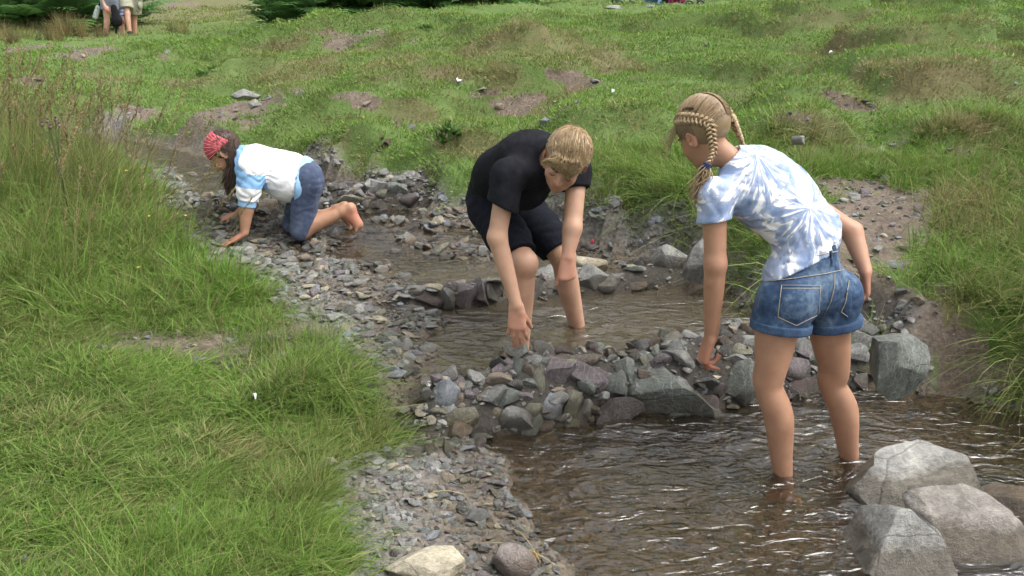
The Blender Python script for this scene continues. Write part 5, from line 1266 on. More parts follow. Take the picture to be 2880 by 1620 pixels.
hL = unit(V3(-.85, -.15, -.50)); hand(F_, q_['wrL'] + V3(0, 0, -.015), hL, V3(-.3, 0, -1), V3(.1, .9, 0), .16, ((-12, 8, 6), (-14, 8, 6), (-14, 8, 6), (-12, 8, 6)), (12, 4, -5, -14), ((55, 5), 5))
hR = unit(V3(-.95, -.1, -.22)); hand(F_, q_['wrR'] + hR * .01, hR, V3(-.1, .3, -1), V3(-.1, -.9, 0), .155, ((18, 25, 15), (22, 25, 15), (22, 28, 15), (22, 28, 15)), (12, 3, -5, -12), ((40, 10), 30))
body = F_.mesh('body')
blush(body, [(q_['wrL'] + hL * .08, .11, .8), (q_['wrR'] + hR * .09, .10, .8), (q_['anL'] + V3(.06, 0, -.03), .08, .9), (q_['anR'] + V3(.06, 0, -.03), .08, .9), (kP(-.04, .06, -.04), .04, .4)])
link('body', body, M_SKIN2, kn_g)
M_WHITE = cloth_mat('white_sweatshirt', (.80, .79, .80), .04); M_SKYB = cloth_mat('sky_blue_jersey', (.24, .43, .68), .08); M_RIB = cloth_mat('blue_rib', (.30, .50, .74), .08)
T = Field(*bounds([q_['pel'] + V3(.02, 0, -.08), q_['shL'] - V3(0, .05, .14), q_['shR'] + V3(0, .05, 0), q_['nek']], .13), .0058)
T.ell(q_['pel'] + ksp * .05 + kup * -.03, (.15, .172, .128), (ksp, kl, kup), .05); T.ell(q_['mid'] + kup * -.016, (.15, .155, .115), (ksp, kl, kup), .06); T.ell(q_['che'] + kup * -.004, (.11, .148, .102), (ksp, kl, kup), .06)
T.cap(q_['shL'], q_['shR'], .062, .062, .05); T.cap(q_['nek'] - ksp * .05, q_['nek'] + ksp * .0, .08, .058, .03)
sL, sR = unit(q_['elL'] - q_['shL']), unit(q_['elR'] - q_['shR'])
T.chain([q_['shL'], q_['shL'] + sL * .09, q_['shL'] + sL * .165], [.066, .068, .056], .03); T.chain([q_['shR'], q_['shR'] + sR * .17], [.064, .056], .03)
T.folds(.011, [unit(kup + ksp * .55), unit(kup - ksp * .2)], [48, 70], .7, 41)
hemP = J(846, 505, 4.86); hemN = -unit(ksp * 1.0 + V3(-.12, 0, -.12))
T.cut(hemP, hemN); plane_sub(T, q_['shL'] + sL * .170, sL, q_['shL'] + sL * .25, .10); plane_sub(T, q_['shR'] + sR * .17, sR, q_['shR'] + sR * .25, .10)
T.cap(q_['nek'] - ksp * .02, q_['hed'], .046, .06, .006, op='sub')
me = T.mesh('sweatshirt', shell=.011); me.materials.append(M_WHITE); me.materials.append(M_SKYB)
v = verts(me); cen = np.array([v[list(p.vertices)].mean(0) for p in me.polygons]) if False else None
lv = np.empty(len(me.loops), np.int32); me.loops.foreach_get('vertex_index', lv); cen = v[lv.reshape(-1, 4)].mean(1)
t1 = (cen - q_['shL']) @ sL; along = (cen - q_['nek']) @ ksp; upc = (cen - q_['che']) @ kup
nearL = cen[:, 1] < 4.80; nearR = cen[:, 1] > 4.95
# shoulder panels: white cap, sky blue panel below it down to mid upper arm, blue collar side
arm = (np.linalg.norm((cen - q_['shL']) - np.outer(t1, sL), axis=1) < .10) & nearL
fr_ = (cen - q_['shL']) @ V3(-1, 0, 0)
blue = (arm & (t1 > .022 - .9 * np.maximum(fr_ - .005, 0)) & (t1 < .098) & (fr_ > -.075)) | (along > -.012)
tR = (cen - q_['shR']) @ sR; blue |= (nearR & (tR > .03) & (tR < .10) & (np.linalg.norm((cen - q_['shR']) - np.outer(tR, sR), axis=1) < .09))
me.polygons.foreach_set('material_index', blue.astype(np.int32))
sw = link('sweatshirt', me, None, kn_g)
H_ = Field(*bounds([hemP], .22), .005)
H_.ell(q_['pel'] + ksp * .05 + kup * -.03, (.15, .171, .127), (ksp, kl, kup), .05); H_.ell(q_['mid'] + kup * -.016, (.15, .152, .112), (ksp, kl, kup), .06); H_.ell(q_['pel'] + kup * -.03, (.13, .170, .126), (ksp, kl, kup), .06)
H_.a += .001; H_.cut(hemP + hemN * .046, hemN); H_.cut(hemP - hemN * .001, -hemN)
sub(link('hem_band', H_.mesh('hem_band', shell=.010), M_RIB, kn_g), sw)
for s_, sd in (('L', sL), ('R', sR)):
    C_ = Field(*bounds([q_['sh' + s_] + sd * .19], .10), .0045); C_.cap(q_['sh' + s_] + sd * .12, q_['sh' + s_] + sd * .25, .052, .046, .01); C_.cut(q_['sh' + s_] + sd * .205, sd); C_.cut(q_['sh' + s_] + sd * .165, -sd)
    sub(link('cuff', C_.mesh('cuff', shell=.010), M_RIB, kn_g), sw)
# rolled denim trousers
M_DEN2 = denim('dark_denim', (.022, .032, .065), (.050, .070, .125), (.12, .15, .22))
S_ = Field(*bounds([q_['pel'] + V3(.06, 0, 0), q_['knL'], q_['knR']], .14), .0058)
S_.ell(q_['pel'] + V3(.012, 0, -.01), (.098, .130, .102), None, .05)
for s_ in 'LR':
    hi, kn = q_['hi' + s_], q_['kn' + s_]; S_.cap(hi + V3(.010, 0, 0), kn + V3(.004, 0, .01), .080, .068, .04); S_.ell(hi + V3(.030, 0, -.005), (.070, .075, .085), None, .04)
S_.folds(.006, [V3(.15, 0, 1)], [75], .5, 51)
for s_ in 'LR':
    kn = q_['kn' + s_]; plane_sub(S_, kn + V3(.045, 0, .0), V3(.9, 0, -.45), kn + V3(.13, 0, -.06), .13)
S_.cut(hemP - hemN * .07, ksp)
link('denim_trousers', S_.mesh('denim_trousers', shell=.012), M_DEN2, kn_g)
# headscarf and long brown hair
rt, fdv, upv = kA; HC = kP(0, -.014, .030); HR = V3(.080, .098, .092) * 1.03
B_ = Field(*bounds([HC], .17), .0045); B_.ell(HC, HR * 1.03, kA, .01); B_.folds(.0022, [unit(fdv + upv * .2)], [150], .25, 61)
B_.cut(kP(0, -.062, .07), unit(-fdv * .9 + upv * .30)); B_.cut(kP(0, .04, .026), unit(-upv * 1.0 + fdv * .12))
k = NT('red_striped_scarf'); c = k.coord()
def dotn(vec, off): d = k.n('VectorMath', _operation='SUBTRACT'); k.set(d.inputs[0], c); d.inputs[1].default_value = tuple(off); n = k.n('VectorMath', _operation='DOT_PRODUCT'); k.set(n.inputs[0], d.outputs[0]); n.inputs[1].default_value = tuple(vec); return n.outputs['Value']
kn0 = kP(-.06, -.045, .015)          # stripes gather towards the knot behind the ear
ang = k.math('ARCTAN2', dotn(upv, kn0), dotn(fdv, kn0))
st = k.math('FRACT', k.math('MULTIPLY', ang, 5.6)); stc = k.ramp(st, [(0, 1), (.10, 1), (.14, 0), (.55, 0), (.58, .75), (.63, 0)])
red = k.ramp(k.noise(c, 30).outputs['Fac'], [(.3, (.36, .018, .035)), (.7, (.55, .045, .065))])
B_m = B_.mesh('headscarf'); link('headscarf', B_m, k.done(k.bsdf(k.mix(stc.outputs[0], red.outputs[0], (.72, .52, .52)).outputs[0], .85)), kn_g)
M_KH = hair_mat('brown_hair', (.022, .013, .009), (.115, .065, .042))
Hf = Field(*bounds([HC], .16), .005); Hf.ell(HC, HR * .995, kA, .01); Hf.cut(kP(0, .03, 0), unit(fdv - upv * .2)); Hf.cut(kP(0, 0, -.055), -upv)
hc = Hf.mesh('hair'); vattr(hc, 'shade', np.full(len(hc.vertices), .3)); hair = link('hair', hc, M_KH, kn_g)
paths, sh_ = [], []
bot = J(652, 545, 4.80)
for i in range(900):
    side = rng.choice([-1, 1], p=[.35, .65]); a0 = rng.uniform(70, 165); e0 = rng.uniform(-20, 60); a, e = math.radians(a0), math.radians(e0)
    n = V3(-side * math.sin(a) * math.cos(e), math.cos(a) * math.cos(e), math.sin(e)) * HR * 1.01; p0 = HC + n[0] * rt + n[1] * fdv + n[2] * upv
    end = bot + V3(rng.normal() * .020, (-.03 if side > 0 else .05) + rng.normal() * .022, rng.uniform(-.01, .10)); mid_ = p0 * .5 + end * .5 + V3(.01, -.02 * side, .0)
    neckp = kP(-side * .066, -.045, -.045) + rng.normal(size=3) * V3(.012, .008, .012); t = np.linspace(0, 1, 12)[:, None]
    P4 = (1 - t) ** 3 * p0 + 3 * (1 - t) ** 2 * t * (neckp) + 3 * (1 - t) * t * t * (neckp * .6 + end * .4 + V3(.004, 0, 0)) + t ** 3 * end
    paths.append(P4 + .003 * np.sin(t * 9 + rng.random() * 6) * rng.normal(size=3)); sh_.append(rng.beta(1.6, 2.5))
sub(link('long_hair', tubes('long_hair', paths, np.concatenate([np.full(10, .0020), [.0015, .0006]])[None], 3, M_KH, sh_), None, kn_g), hair)
brows(kP, M_BROW, None, kn_g)
# ---------------------------------------------------------------- two walkers on the ridge, cut off by the top of the picture
def walker(name_lbl, px, py, Y, parts):
    pass
gz = lambda x, y: float(height(np.array(x), np.array(y)))
w0 = march(300, 106, False); WYk = 17.35
def W(px, py, dy=0.0): return at_y(px, py + 7, WYk + dy)
def walker_body(root, lege, hips, sho, head_c, arms, mat, vox=.011):
    pts = [p for l in lege for p in l] + [head_c, *[p for a in arms for p in a]]
    F_ = Field(*bounds(pts, .22), vox)
    for (hi, kn, an) in lege:
        F_.chain([hi, hi * .45 + kn * .55, kn], [.080, .064, .050], .04); F_.chain([kn, kn * .68 + an * .32 + V3(0, -.012, 0), an], [.047, .051, .034], .04)
        F_.cap(an, an + V3(.01, .14, -.05), .042, .034, .03); F_.cap(an, an + V3(0, -.03, -.05), .042, .036, .02)
    m = (sho[0] + sho[1]) / 2; hm = (hips[0] + hips[1]) / 2
    F_.ell(hm, (.17, .12, .14), None, .06); F_.ell(hm * .5 + m * .5, (.15, .11, .22), None, .08); F_.ell(m + V3(0, 0, -.10), (.17, .11, .16), None, .06); F_.cap(sho[0], sho[1], .06, .06, .05)
    F_.cap(m, head_c - V3(0, 0, .06), .055, .052, .03); F_.ell(head_c, (.078, .095, .115), None, .02); F_.ell(head_c + V3(0, .05, -.05), (.05, .05, .07), None, .03)
    for (s0, e0, w0_, hd) in arms:
        F_.chain([s0, e0], [.052, .042], .03); F_.chain([e0, w0_], [.041, .028], .02); hand(F_, w0_, hd - w0_, V3(0, 1, 0), V3(1, 0, 0), .18, rw=.03)
    me = F_.mesh('body'); blush(me, [(a[3], .12, .8) for a in arms], .15); return link('body', me, mat, root), F_
M_SKIN3 = skin_mat('skin_pale', (.55, .36, .27), (.60, .24, .18))
SC = 16.0
def up(p, dz, dx=0, dy=0): return p + V3(dx, dy, dz)
# the woman on the left, grey denim shorts, carrying a black bag and a green patterned bottle bag
a1, a2 = W(296, 117), W(350, 117, .05)
k1, k2 = W(301, 56), W(341, 56, .05); hm = up((k1 + k2) / 2, .44)
h1, h2 = up(hm, 0, -.09), up(hm, 0, .09)
wo = empty('person', tuple((a1 + a2) / 2 + V3(0, 0, -.06))); tag(wo, 'walker in grey shorts holding a black bag at the top left edge', 'person', 'walkers on the ridge')
s1, s2 = up(hm, .50, -.18), up(hm, .50, .18)
wrw1, wrw2 = W(300, 18, -.12), W(343, 42, -.10)
walker_body(wo, [(h1, k1, a1), (h2, k2, a2)], (h1, h2), (s1, s2), up(hm, .74), [(s1, up(W(288, -20, -.05), 0), W(294, 10, -.10), W(303, 24, -.14)), (s2, W(352, -10, 0), W(343, 38, -.05), W(345, 52, -.08))], M_SKIN3)
def garment(root, name, mat, prims, cuts, vox=.011, shell=.016, fold=None):
    G = Field(*bounds([p[1] for p in prims] + [p[2] for p in prims if p[0] == 'c'], .24), vox)
    for p in prims:
        if p[0] == 'c': G.cap(p[1], p[2], p[3], p[4], .05)
        else: G.ell(p[1], p[2], None, .06)
    if fold: G.folds(fold[0], [fold[1]], [fold[2]], .7, 71)
    for (pp, nn, rr) in cuts:
        if rr is None: G.cut(pp, nn)
        else: plane_sub(G, pp, nn, pp + unit(nn) * rr * .8, rr)
    return link(name, G.mesh(name, shell=shell), mat, root)
M_GDEN = denim('grey_denim', (.13, .15, .18), (.22, .25, .30), (.36, .40, .46))
garment(wo, 'denim_shorts', M_GDEN, [('e', hm, (.185, .14, .15)), ('c', h1, h1 * .5 + k1 * .5, .105, .10), ('c', h2, h2 * .5 + k2 * .5, .105, .10)], [(h1 * .52 + k1 * .48, unit(k1 - h1), .16), (h2 * .52 + k2 * .48, unit(k2 - h2), .16), (up(hm, .10), V3(0, 0, 1), None)])
garment(wo, 'dark_jacket', cloth_mat('dark_jacket', (.045, .038, .050)), [('e', up(hm, .12), (.19, .145, .17)), ('e', up(hm, .35), (.19, .14, .2)), ('c', s1, s2, .07, .07), ('c', s1, W(288, -20, -.05), .065, .06)], [(up(hm, -.03), V3(0, 0, -1), None)])
k = NT('blue_striped_sleeve'); c = k.coord(); sp = k.n('SeparateXYZ'); k.set(sp.inputs[0], c); st = k.math('FRACT', k.math('MULTIPLY', sp.outputs[2], 16.0))
M_SLV = k.done(k.bsdf(k.ramp(st, [(.0, (.10, .14, .30)), (.35, (.10, .14, .30)), (.42, (.42, .48, .66)), (1.0, (.42, .48, .66))]).outputs[0], .9))
garment(wo, 'striped_sleeve', M_SLV, [('c', s2, W(352, -10, 0), .066, .06), ('c', W(352, -10, 0), W(343, 38, -.05), .058, .042)], [], shell=.012)
hair_w = Field(*bounds([up(hm, .76)], .2), .012); hair_w.ell(up(hm, .77, 0, -.02), (.09, .10, .12), None, .02); me = hair_w.mesh('hair'); vattr(me, 'shade', np.full(len(me.vertices), .5)); link('hair', me, M_KH, wo)
M_BAGB = cloth_mat('black_nylon', (.018, .017, .020), .3)
bag = empty('shoulder_bag', tuple(W(328, 62, -.18))); tag(bag, 'black shoulder bag with a long hanging strap held by the walker in grey shorts', 'bag')
G = Field(*bounds([W(322, 8, -.18), W(331, 60, -.18)], .2), .009); G.cap(W(320, 14, -.18), W(330, 52, -.18), .055, .095, .04, flat=(V3(0, 1, 0), 1.7)); G.cap(W(329, 50, -.18), W(330, 56, -.18), .09, .06, .04, flat=(V3(0, 1, 0), 1.6)); G.folds(.006, [V3(.5, 0, 1)], [40], .7, 81); link('bag_body', G.mesh('bag_body'), M_BAGB, bag)
G = Field(*bounds([W(327, 62, -.18), W(328, 104, -.18)], .1), .008); G.cap(W(329, 58, -.18), W(325, 103, -.18), .022, .030, .01, flat=(V3(0, 1, 0), 3)); link('hanging_strap', G.mesh('hanging_strap'), M_BAGB, bag)
bot = empty('bottle_bag', tuple(W(268, 44, 0))); tag(bot, 'slim bottle bag with green pattern hanging beside the walker in grey shorts', 'bag')
G = Field(*bounds([W(274, 8, 0), W(268, 44, 0)], .12), .008); G.cap(W(276, 14, 0), W(268, 41, 0), .046, .050, .01)
k = NT('green_pattern'); c = k.coord(); vo = k.n('TexVoronoi', Vector=c, Scale=16.0); link('bag_body', G.mesh('bag_body'), k.done(k.bsdf(k.ramp(vo.outputs['Distance'], [(.2, (.10, .34, .24)), (.42, (.50, .50, .50)), (.7, (.42, .40, .40))]).outputs[0], .7)), bot)
link('strap', tubes('strap', [[W(276, 12, 0), W(280, 4, -.03), W(284, -14, -.05), up(s1, .06)]], .012, 6, M_BAGB), None, bot)
# the man on the right, khaki cargo shorts and dark boots, seen from behind in mid-stride
A1, A2 = W(366, 92, -.15), W(380, 108, .25); K1, K2 = W(358, 30, -.05), W(378, 36, .25); HM = W(367, -35, .12)
H1, H2 = up(HM, 0, -.10), up(HM, 0, .10); S1, S2 = up(HM, .54, -.21), up(HM, .54, .21)
mn = empty('person', tuple(up((A1 + A2) / 2, -.1))); tag(mn, 'walker in khaki cargo shorts and dark boots in mid-stride at the top edge', 'person', 'walkers on the ridge')
walker_body(mn, [(H1, K1, A1), (H2, K2, A2)], (H1, H2), (S1, S2), up(HM, .80), [(S1, up(S1, -.30, -.08), up(S1, -.52, -.06, .06), up(S1, -.62, -.06, .08)), (S2, up(S2, -.30, .08), up(S2, -.52, .06, .06), up(S2, -.62, .06, .08))], M_SKIN)
M_KHA = cloth_mat('khaki', (.36, .35, .27), .1)
sh = garment(mn, 'cargo_shorts', M_KHA, [('e', HM, (.20, .15, .16)), ('c', H1, H1 * .15 + K1 * .85, .125, .115), ('c', H2, H2 * .15 + K2 * .85, .125, .125)], [(H1 * .20 + K1 * .80, unit(K1 - H1), .19), (H2 * .12 + K2 * .88, unit(K2 - H2), .2), (up(HM, .12), V3(0, 0, 1), None)], fold=(.012, V3(.3, 0, 1), 22))
G = Field(*bounds([H2 * .5 + K2 * .5], .22), .009); G.ell(H2 * .45 + K2 * .55 + V3(.10, -.03, 0), (.045, .085, .10), None, .01); sub(link('cargo_pocket', G.mesh('cargo_pocket'), M_KHA, mn), sh)
garment(mn, 'shirt', cloth_mat('pale_shirt', (.5, .5, .47)), [('e', up(HM, .14), (.19, .15, .17)), ('e', up(HM, .38), (.20, .15, .2)), ('c', S1, S2, .075, .075), ('c', S1, up(S1, -.2, -.05), .07, .07), ('c', S2, up(S2, -.2, .05), .07, .07)], [(up(HM, .02), V3(0, 0, -1), None)])
M_BOOT = cloth_mat('boot_leather', (.022, .021, .022), .3)
for an, hd in ((A1, V3(.12, -.02, -.13)), (A2, V3(.05, .14, -.05))):
    G = Field(*bounds([an, an + hd], .14), .008); G.cap(an + V3(0, 0, .03), an + V3(0, 0, -.03), .052, .050, .02); G.cap(an + V3(0, 0, -.03), an + hd, .05, .045, .03); G.cap(an + V3(0, -.04, -.05), an + hd, .045, .042, .03); link('boot', G.mesh('boot'), M_BOOT, mn)
# ================================================================= plants and small things of the hillside
def frond_mesh(seed, n=9):
    """one bracken frond: an arching stalk with paired tapering leaflets"""
    r = np.random.default_rng(seed); V, F = [], []; L = 1.0
    def pt(t): return V3(.55 * t * t, 0, t * (1 - .30 * t)) * L
    for i in range(1, n + 1):
        t = .22 + .78 * i / n; c = pt(t); d = unit(pt(min(t + .02, 1.02)) - pt(t - .02)); ln = .34 * (1 - (t - .2) ** 1.3) * r.uniform(.8, 1.15) + .03
        for s in (-1, 1):
            side = unit(V3(0, s, 0) + d * .45 + V3(0, 0, -.15 * r.random())); a = c + side * ln; w = d * ln * .16
            b0 = len(V); V += [c - w * .5, c + w * .5, c + side * ln * .55 + w * .8 + V3(0, 0, .02), c + side * ln * .55 - w * .8 + V3(0, 0, .02), a + V3(0, 0, -.05 * ln)]; F += [(b0, b0 + 1, b0 + 2), (b0, b0 + 2, b0 + 3), (b0 + 3, b0 + 2, b0 + 4)]
    for i in range(5):
        a, b_ = pt(i / 5), pt((i + 1) / 5); b0 = len(V); V += [a + V3(0, .008, 0), a - V3(0, .008, 0), b_ + V3(0, .005, 0), b_ - V3(0, .005, 0)]; F += [(b0, b0 + 1, b0 + 3), (b0, b0 + 3, b0 + 2)]
    return np.array(V), np.array(F), np.full(len(V), r.uniform(.1, .8))
FRONDS = [frond_mesh(1100 + i) for i in range(6)]
def rotz(n, tilt, az):
    return np.stack([np.zeros(n), tilt, az], 1)
def plant(name, variants, base, n, rad, s0, s1, t0, t1, cols, label, cat, group=None, part='foliage', squash=.9):
    root = empty(name, base); r = rng
    rr = rad * np.sqrt(r.random(n)); th = r.uniform(0, 6.283, n); x = base[0] + rr * np.cos(th); y = base[1] + rr * np.sin(th) * squash
    z = height(x, y); s = r.uniform(s0, s1, n); az = th + r.normal(0, .8, n); c = np.array(cols)
    o = grow(part, variants, np.stack([x, y, z], 1), rotz(n, r.uniform(t0, t1, n), az), np.stack([s, s, s], 1), r.integers(0, len(variants), n), c[r.integers(0, len(c), n)] * r.uniform(.7, 1.25, (n, 1)), None)
    o.parent = root; o.matrix_parent_inverse = Matrix.Translation(-Vector(base)); del o['kind']
    return tag(root, label, cat, group)
BR = [(.085, .190, .050), (.110, .230, .060), (.140, .260, .075), (.065, .140, .045)]
ORD = ['first', 'second', 'third', 'fourth', 'fifth', 'sixth', 'seventh']
for i, (px, dy, rad, n) in enumerate([(30, 5, 1.3, 90), (150, 6, 1.2, 90), (225, 7, 1.1, 70), (90, 9, 1.5, 90), (10, 10, 1.6, 80), (190, 10, 1.6, 80)]):
    p = at_y(px, 20, 17.4 + dy * .3); plant('bracken_bush', FRONDS, (p[0], p[1], float(height(p[0], p[1]))), n, rad, .9, 1.5, -.2, .9, BR, ('%s bracken bush from the left edge in the front row beside the walkers' % ORD[i]) if i < 3 else '%s bracken bush from the left edge in the back row beyond the walkers' % ORD[{4: 0, 3: 1, 5: 2}[i]], 'bush', 'bracken at the top left')
for i, (px, dy, rad, n) in enumerate([(880, 0, .8, 60), (960, .3, .9, 80), (1040, .2, .9, 80), (1130, .5, 1.0, 90), (1220, .8, .9, 80), (1310, 1.0, .9, 70), (1390, 1.3, .8, 50), (1080, 2.5, 1.4, 90), (1240, 3, 1.4, 90)]):
    p = at_y(px, 30, 14.8 + dy * .8); plant('bracken_bush', FRONDS, (p[0], p[1], float(height(p[0], p[1]))), n, rad, .7, 1.15, -.2, .9, BR, ('%s bracken bush from the left along the crest at the top centre' % ORD[i]) if i < 7 else 'large bracken bush in the back row at the top centre, %s one' % ('left' if i == 7 else 'right'), 'bush', 'bracken at the top centre')
RUSH = [blade_mesh('rush', 70, .10, .35, .85, .007, 4, .55, .5, 1200 + i, (.05, 0)) for i in range(3)]
RC = [(.20, .165, .065), (.14, .145, .055), (.26, .21, .09), (.12, .10, .05)]
for (px, py, n, rad, s, lab) in [(185, 112, 9, .30, .62, 'brown rush tussock below the bracken left of the walkers'), (100, 118, 8, .45, .48, 'low brown rush tussock at the far left edge of the ridge'), (480, 98, 6, .18, .42, 'small yellow-brown rush tussock right of the walkers'), (30, 126, 8, .40, .45, 'straw-brown rush clump at the left picture edge'), (255, 108, 5, .2, .42, 'thin rush clump beside the bare legs of the walker')]:
    p = march(px, py, False); plant('rush_tussock', RUSH, (p[0], p[1] + .3, float(height(p[0], p[1] + .3))), n, rad, s * .8, s * 1.2, -.2, .25, RC, lab, 'grass tussock', 'rush tussocks on the ridge', 'blades')
# small green weeds on the eroded slopes
LEAF = [blade_mesh('leaf', 16, .03, .05, .12, .030, 3, 1.2, .8, 1220 + i, (0, 0), .4) for i in range(3)]
for (px, py, lab) in [(1195, 78, 'leafy weed growing in the eroded scar below the bracken'), (1320, 58, 'leafy weed at the right end of the eroded scar'), (577, 202, 'dock plant in the turf above the flat pale rock'), (2490, 495, 'dark leafy weed at the lip of the bare slope'), (1270, 372, 'leafy weed in the grass above the shoulder of the boy')]:
    p = march(px, py, False); plant('leafy_weed', LEAF, (p[0], p[1], float(height(p[0], p[1]))), 5, .08, .5, .85, -.3, .3, [(.10, .20, .05), (.12, .24, .06)], lab, 'weed', 'weeds on the slope')
# thistle in the tall grass
M_GST = plain('green_stem', (.09, .13, .04), .7); M_PUR = plain('thistle_purple', (.20, .085, .16), .8); M_SEP = plain('thistle_sepal', (.16, .12, .08), .8); M_YEL = plain('yellow_petal', (.75, .55, .03), .7)
tp = at_y(140, 352, 4.55); tb = V3(tp[0] + .03, 4.55, float(height(tp[0] + .03, 4.55)))
th = empty('thistle', tuple(tb)); tag(th, 'thistle with small purple flower heads rising from the tall grass', 'thistle')
paths, heads = [], []
for (dx, dy) in [(-22, 6), (16, -8), (2, 12), (-8, -4), (26, 8)]:
    e = at_y(140 + dx, 345 + dy, 4.55); heads.append(e); t = np.linspace(0, 1, 8)[:, None]; m = tb * .25 + V3(tp[0], 4.55, tp[2] - .03) * .75
    paths.append((1 - t) ** 2 * tb + 2 * (1 - t) * t * m + t * t * e)
link('stem', tubes('stem', paths, .0035, 5, M_GST), None, th)
for e in heads:
    f = Field(*bounds([e], .05), .003) if False else None
    V, F = rock_verts(2, int(abs(e[0] * 999)) % 97, 0, rough=.12); hd_ = mesh_np('flower_head', V * [.009, .009, .011] + e, F); hd_.materials.append(M_SEP); hd_o = link('flower_head', hd_, None, th)
    pp = []
    for j in range(16): d = unit(rng.normal(size=3) * [.5, .5, .2] + V3(0, 0, 1)); t = np.linspace(0, 1, 4)[:, None]; pp.append(e + d * (.006 + .011 * t))
    o = link('petals', tubes('petals', pp, .0014, 3, M_PUR), None, th); o.parent = hd_o; o.matrix_parent_inverse = Matrix.Identity(4)
for (px, py, Y, lab) in [(420, 608, 4.25, 'yellow flower in the tall grass level with the hands of the kneeling girl'), (522, 606, 4.45, 'pair of yellow flowers at the right edge of the tall grass'), (390, 752, 4.0, 'yellow flower low in the tall grass of the mound'), (355, 480, 4.7, 'faded yellow flower near the top of the tall grass'), (300, 118 + 0, 0, None)]:
    if lab is None: continue
    e = at_y(px, py, Y); gb = V3(e[0], Y, float(height(e[0], Y))); fl_ = empty('yellow_flower', tuple(gb)); tag(fl_, lab, 'flower', 'yellow flowers in the meadow')
    link('stem', tubes('stem', [np.linspace(0, 1, 6)[:, None] * (e - gb) + gb], .0015, 4, M_GST), None, fl_)
    V, F = [], []
    for j in range(6):
        a = j * 1.047; d = V3(math.cos(a), math.sin(a), .25); s = V3(-math.sin(a), math.cos(a), 0); b0 = len(V); V += [e, e + d * .005 + s * .003, e + d * .010, e + d * .005 - s * .003]; F += [(b0, b0 + 1, b0 + 2, b0 + 3)]
    pm = mesh_np('petals', V, F); pm.materials.append(M_YEL); link('petals', pm, None, fl_)
# litter and fallen leaves
M_PAPER = plain('paper', (.80, .80, .80), .7, .04); M_LEAF = plain('dry_leaf', (.30, .22, .11), .8)
def flake(name, px, py, w, h, mat, label, cat, thick=.004):
    q = march(px, py); dist = q[1] * CP + (CAM_H - q[2]) * SP; rx = w / 2 * dist / FPX; ry = max(h / 2 * dist / FPX * 1.8, .012); r = random.Random(px); n = 8; V = []; 
    for lay in (0, 1):
        for j in range(n):
            a = 2 * math.pi * j / n + .3; k_ = r.uniform(.8, 1.05) if lay == 0 else None; V.append(V3(rx * math.cos(a), ry * math.sin(a), .012 * math.sin(a * 2 + px) + thick * lay))
    V = np.array(V); F = [tuple(range(n - 1, -1, -1)), tuple(range(n, 2 * n))]
    bm = bmesh.new(); vs = [bm.verts.new(v) for v in V]
    for f in F: bm.faces.new([vs[i] for i in f])
    for j in range(n): bm.faces.new([vs[j], vs[(j + 1) % n], vs[n + (j + 1) % n], vs[n + j]])
    me = bpy.data.meshes.new(name); bm.to_mesh(me); bm.free(); o = link(name, me, mat); o.location = q + V3(0, 0, .035); o.rotation_euler = (.25, .1, r.uniform(0, 1)); tag(o, label, cat)
flake('paper_scrap', 1292, 237, 20, 9, M_PAPER, 'white scrap of paper lying on the slope left of the boy', 'paper'); flake('paper_scrap', 2336, 160, 12, 6, M_PAPER, 'white scrap on the green slope above the blond girl', 'paper'); flake('paper_scrap', 1724, 269, 10, 6, M_PAPER, 'tiny white scrap in the turf between the boy and the girl', 'paper')
flake('dry_leaf', 2102, 296, 14, 7, M_LEAF, 'dry brown leaf on the turf just right of the blond head', 'leaf'); flake('dry_leaf', 2080, 311, 16, 5, M_LEAF, 'lower dry brown leaf beside the blond braid', 'leaf'); flake('paper_scrap', 718, 1138, 8, 4, M_PAPER, 'small white scrap in the near grass', 'paper')
# piece of torn turf sliding down the bank
q1, q2 = march(1085, 420), march(1125, 350); tb_ = []
t = np.linspace(0, 1, 12)[:, None]; rr = np.interp(t[:, 0], [0, .2, .5, 1], [.02, .045, .035, .01])
bk_ = tubes('dead_root', [(q1 * (1 - t) + q2 * t) + V3(0, 0, .03) + .012 * np.sin(t * 11) * V3(1, 0, 0)] + [(q1 * (1 - t) + q2 * t) + V3(0, 0, .03) + rng.normal(size=3) * .03 for _ in range(10)], np.concatenate([rr[None], np.tile(rr * .25, (10, 1))]), 6, plain('root_bark', (.065, .042, .028), .9, .4, 60, bump=.6))
tag(link('dead_root', bk_), 'dark brown torn root lying down the bank behind the boy', 'root')
# bench behind the crest
bq = march(1850, 20, False); BY = 17.3; bs = at_y(1850, 10, BY); bw = (1975 - 1722) / 2 * (BY * CP + (CAM_H - bs[2]) * SP) / FPX
gz0 = float(height(bs[0], BY)); seat_z = at_y(1850, 9, BY)[2]
bench = empty('park_bench', (bs[0], BY, gz0)); tag(bench, 'dark green bench with scrolled iron ends on the crest', 'bench')
M_IRON = plain('painted_iron', (.022, .035, .032), .4); M_SLAT = plain('painted_slat', (.045, .085, .070), .6, .2)
def boxmesh(name, lo, hi):
    x0, y0, z0 = lo; x1, y1, z1 = hi; V = [(x0, y0, z0), (x1, y0, z0), (x1, y1, z0), (x0, y1, z0), (x0, y0, z1), (x1, y0, z1), (x1, y1, z1), (x0, y1, z1)]
    return mesh_np(name, V, [(3, 2, 1, 0), (4, 5, 6, 7), (0, 1, 5, 4), (1, 2, 6, 5), (2, 3, 7, 6), (3, 0, 4, 7)], False)
for i in range(4): link('seat_slat', boxmesh('seat_slat', (bs[0] - bw, BY - .22 + .115 * i, seat_z - .03), (bs[0] + bw, BY - .12 + .115 * i, seat_z)), M_SLAT, bench)
